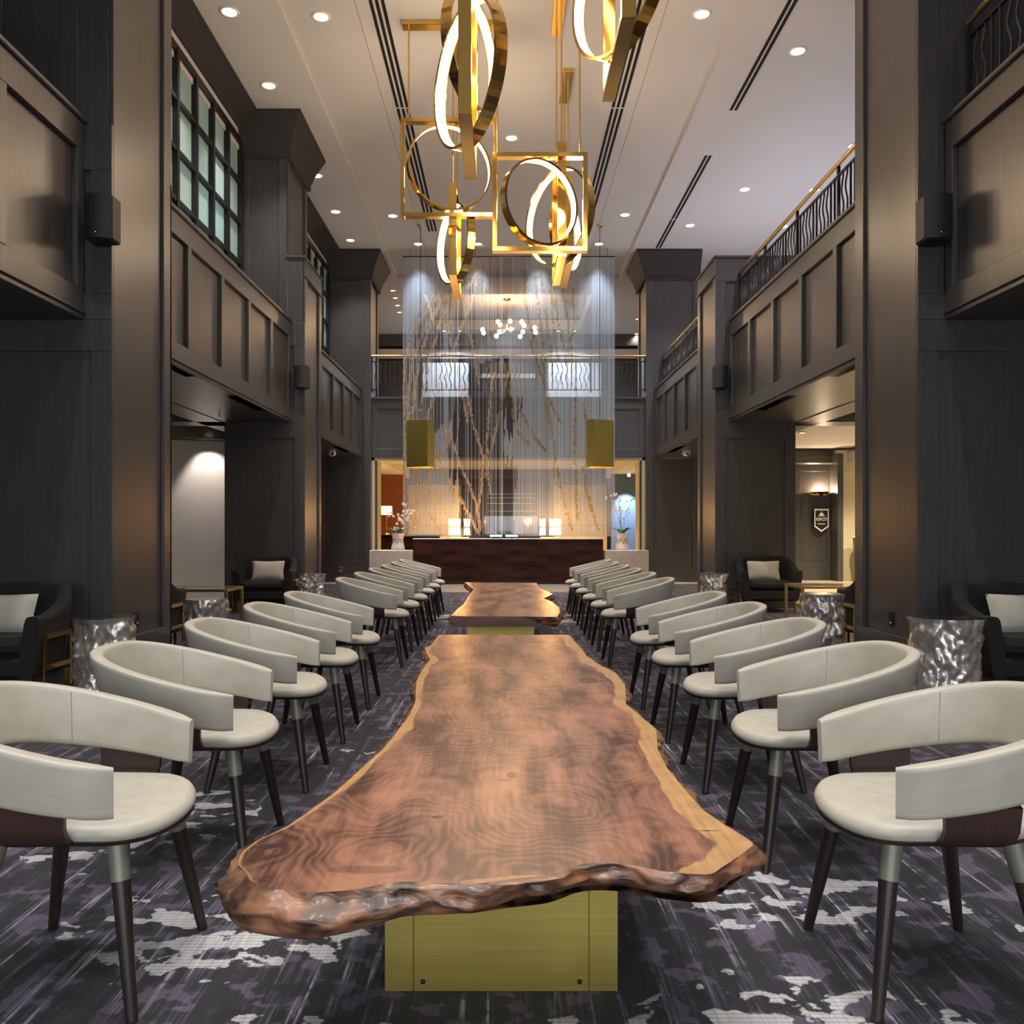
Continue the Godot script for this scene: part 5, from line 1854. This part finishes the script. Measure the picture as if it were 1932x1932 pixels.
# =====================================================================  speakers, sockets, signs
func build_small_things() -> void:
	var sp := [[-3.10, 3.52, 6.36, "on the first left pier"], [-3.10, 3.45, 12.62, "on the second left pier"], [3.15, 3.52, 6.36, "on the first right pier"], [3.13, 3.45, 12.62, "on the second right pier"]]
	for q in sp:
		var t := thing("wall_speaker", "small black wall speaker " + q[3], "speaker", Vector3(q[0], q[1], -q[2]))
		part("cabinet", MB.new().box(Vector3(0, 0, -0.02), Vector3(0.21, 0.34, 0.16), 0.015), M.speaker_black, t)
		var rows := []
		for r in 2:
			var row := PackedVector3Array()
			for k in 9:
				var a := lerpf(-0.6, 0.6, k / 8.0)
				row.append(Vector3(sin(a) * 0.18, -0.165 + 0.33 * r, 0.06 + (cos(a) - cos(0.6)) * 0.18))
			rows.append(row)
		var gr := MB.new()
		gr.grid(rows, false, false, false)
		part("grille", gr, M.black, t)
		bpart("bracket", Vector3(0.0, 0.0, -0.115), Vector3(0.06, 0.12, 0.05), M.black_metal, t)
		part("badge", MB.new().ball(Vector3(0, -0.13, 0.095), 0.007, 8), M.steel, t)
	# floor sockets on the piers
	for sd in [-1.0, 1.0]:
		var t := thing("socket_plate", "black socket plate low on the first %s pier" % ["left" if sd < 0 else "right"], "socket", Vector3(sd * (NX + 0.03), 0.45, -7.0))
		bpart("plate", Vector3(-sd * 0.004, 0, 0), Vector3(0.012, 0.12, 0.075), M.black, t, 0.003)
		part("plug_light", MB.new().ball(Vector3(-sd * 0.012, -0.03, 0.0), 0.008, 8), M.white_gloss, t)
	var br := thing("brass_socket", "brass socket plate low on the corner pier by the marble", "socket", Vector3(-3.76, 0.28, -19.03))
	bpart("plate", Vector3(0, 0, 0.02), Vector3(0.08, 0.13, 0.03), M.brass_satin, br, 0.004)
	bpart("cover", Vector3(0, 0.02, 0.036), Vector3(0.04, 0.03, 0.006), M.black_metal, br)
	# domes under the soffits
	for sd in [-1.0, 1.0]:
		var dm := thing("ceiling_camera", "small white dome camera under the %s gallery" % ["left" if sd < 0 else "right"], "camera", Vector3(-3.6 if sd < 0 else 3.62, SOF, -17.3))
		part("housing", MB.new().lathe([Vector2(0.0, -0.13), Vector2(0.04, -0.125), Vector2(0.075, -0.09), Vector2(0.08, -0.05), Vector2(0.06, 0.0)], 16), M.white_gloss, dm)
		part("lens", MB.new().ball(Vector3(0.02, -0.09, 0.06), 0.03, 10), M.black, dm)
		var sk := thing("sprinkler_head", "tiny metal sprinkler under the soffit, %s bay" % ["window" if sd < 0 else "passage"], "sprinkler", Vector3(-3.98 if sd < 0 else 5.6, SOF if sd < 0 else 3.05, -11.6 if sd < 0 else -16.6))
		part("pipe", MB.new().tube(PackedVector3Array([Vector3(0, 0, 0), Vector3(0, -0.06, 0)]), 0.012, 6), M.steel, sk)
		part("deflector", MB.new().lathe([Vector2(0.0, -0.075), Vector2(0.035, -0.07), Vector2(0.0, -0.06)], 10), M.steel, sk)
	# sconce on the passage wall
	var sc := thing("wall_sconce", "copper branch shaped sconce throwing light up the passage wall", "sconce", Vector3(7.2, 2.02, -19.58))
	bpart("back_plate", Vector3(0, -0.02, -0.06), Vector3(0.1, 0.08, 0.03), M.brass_satin, sc, 0.004)
	part("bowl", MB.new().lathe([Vector2(0.02, -0.06), Vector2(0.10, -0.02), Vector2(0.20, 0.02), Vector2(0.19, 0.025), Vector2(0.09, -0.01), Vector2(0.0, -0.02)], 14, Vector3(0, 0, 0.03)), M.brass, sc)
	for k in 3:
		part("branch", MB.new().tube(PackedVector3Array([Vector3(-0.02 + k * 0.03, -0.03, 0.03), Vector3(-0.14 + k * 0.12, -0.05, 0.06), Vector3(-0.26 + k * 0.2, -0.02, 0.05)]), [0.014, 0.012, 0.006], 6), M.brass, sc)
	part("bulb", MB.new().ball(Vector3(0.05, 0.06, 0.03), 0.035, 10), M.globe, sc)
	omni(sc, Vector3(0.05, 0.06, 0.03), 4.0, Color(1.0, 0.86, 0.7), 0.03)
	# shield shaped sign
	var sg := thing("shield_sign", "black shield sign with white border and lettering on the passage wall", "sign", Vector3(7.22, 1.40, -19.55), 0.12)
	var poly := PackedVector2Array([Vector2(-0.175, 0.25), Vector2(0.175, 0.25), Vector2(0.175, -0.16), Vector2(0, -0.28), Vector2(-0.175, -0.16)])
	var up := Transform3D(Basis(Vector3.RIGHT, Vector3(0, 0, 1), Vector3(0, 1, 0)), Vector3.ZERO)
	part("plate", MB.new().prism(poly, -0.06, 0.0, up), M.black, sg)
	var bor := MB.new()
	for k in 5:
		var a := poly[k]
		var b := poly[(k + 1) % 5]
		var a2 := a * 0.86
		var b2 := b * 0.86
		bor.outq(Vector3(a.x, a.y, 0.004), Vector3(b.x, b.y, 0.004), Vector3(b2.x, b2.y, 0.004), Vector3(a2.x, a2.y, 0.004), Vector3(0, 0, 1))
	part("border", bor, M.white_gloss, sg)
	var tm := TextMesh.new()
	tm.text = "HOPCITY"
	var fnt := SystemFont.new()
	fnt.font_names = PackedStringArray(["Droid Sans"])
	fnt.font_weight = 700
	tm.font = fnt
	tm.font_size = 64
	tm.pixel_size = 0.0012
	tm.depth = 0.004
	var tx := part("lettering", tm, M.white_gloss, sg)
	tx.position = Vector3(0, 0.01, 0.006)
	tx.scale = Vector3(0.85, 1.35, 1)
	bpart("small_line", Vector3(0, -0.095, 0.005), Vector3(0.18, 0.018, 0.004), M.white_gloss, sg)
	var em := PackedVector2Array([Vector2(-0.10, 0.09), Vector2(-0.045, 0.105), Vector2(-0.05, 0.155), Vector2(-0.02, 0.145), Vector2(0, 0.20), Vector2(0.02, 0.145), Vector2(0.05, 0.155), Vector2(0.045, 0.105), Vector2(0.10, 0.09), Vector2(0.04, 0.08), Vector2(-0.04, 0.08)])
	part("emblem", MB.new().prism(em, 0.002, 0.006, up), M.white_gloss, sg)
	# planter by the cream wall
	var pl := thing("tall_planter", "tall grey planter with pale rim against the cream wall", "planter", Vector3(7.95, 0, -19.0))
	part("body", MB.new().lathe([Vector2(0.0, 0.0), Vector2(0.16, 0.0), Vector2(0.20, 0.5), Vector2(0.22, 1.0), Vector2(0.0, 1.0)], 20), M.stone_floor, pl)
	part("rim", MB.new().lathe([Vector2(0.22, 0.98), Vector2(0.245, 0.99), Vector2(0.245, 1.03), Vector2(0.0, 1.03)], 20), M.white_gloss, pl)
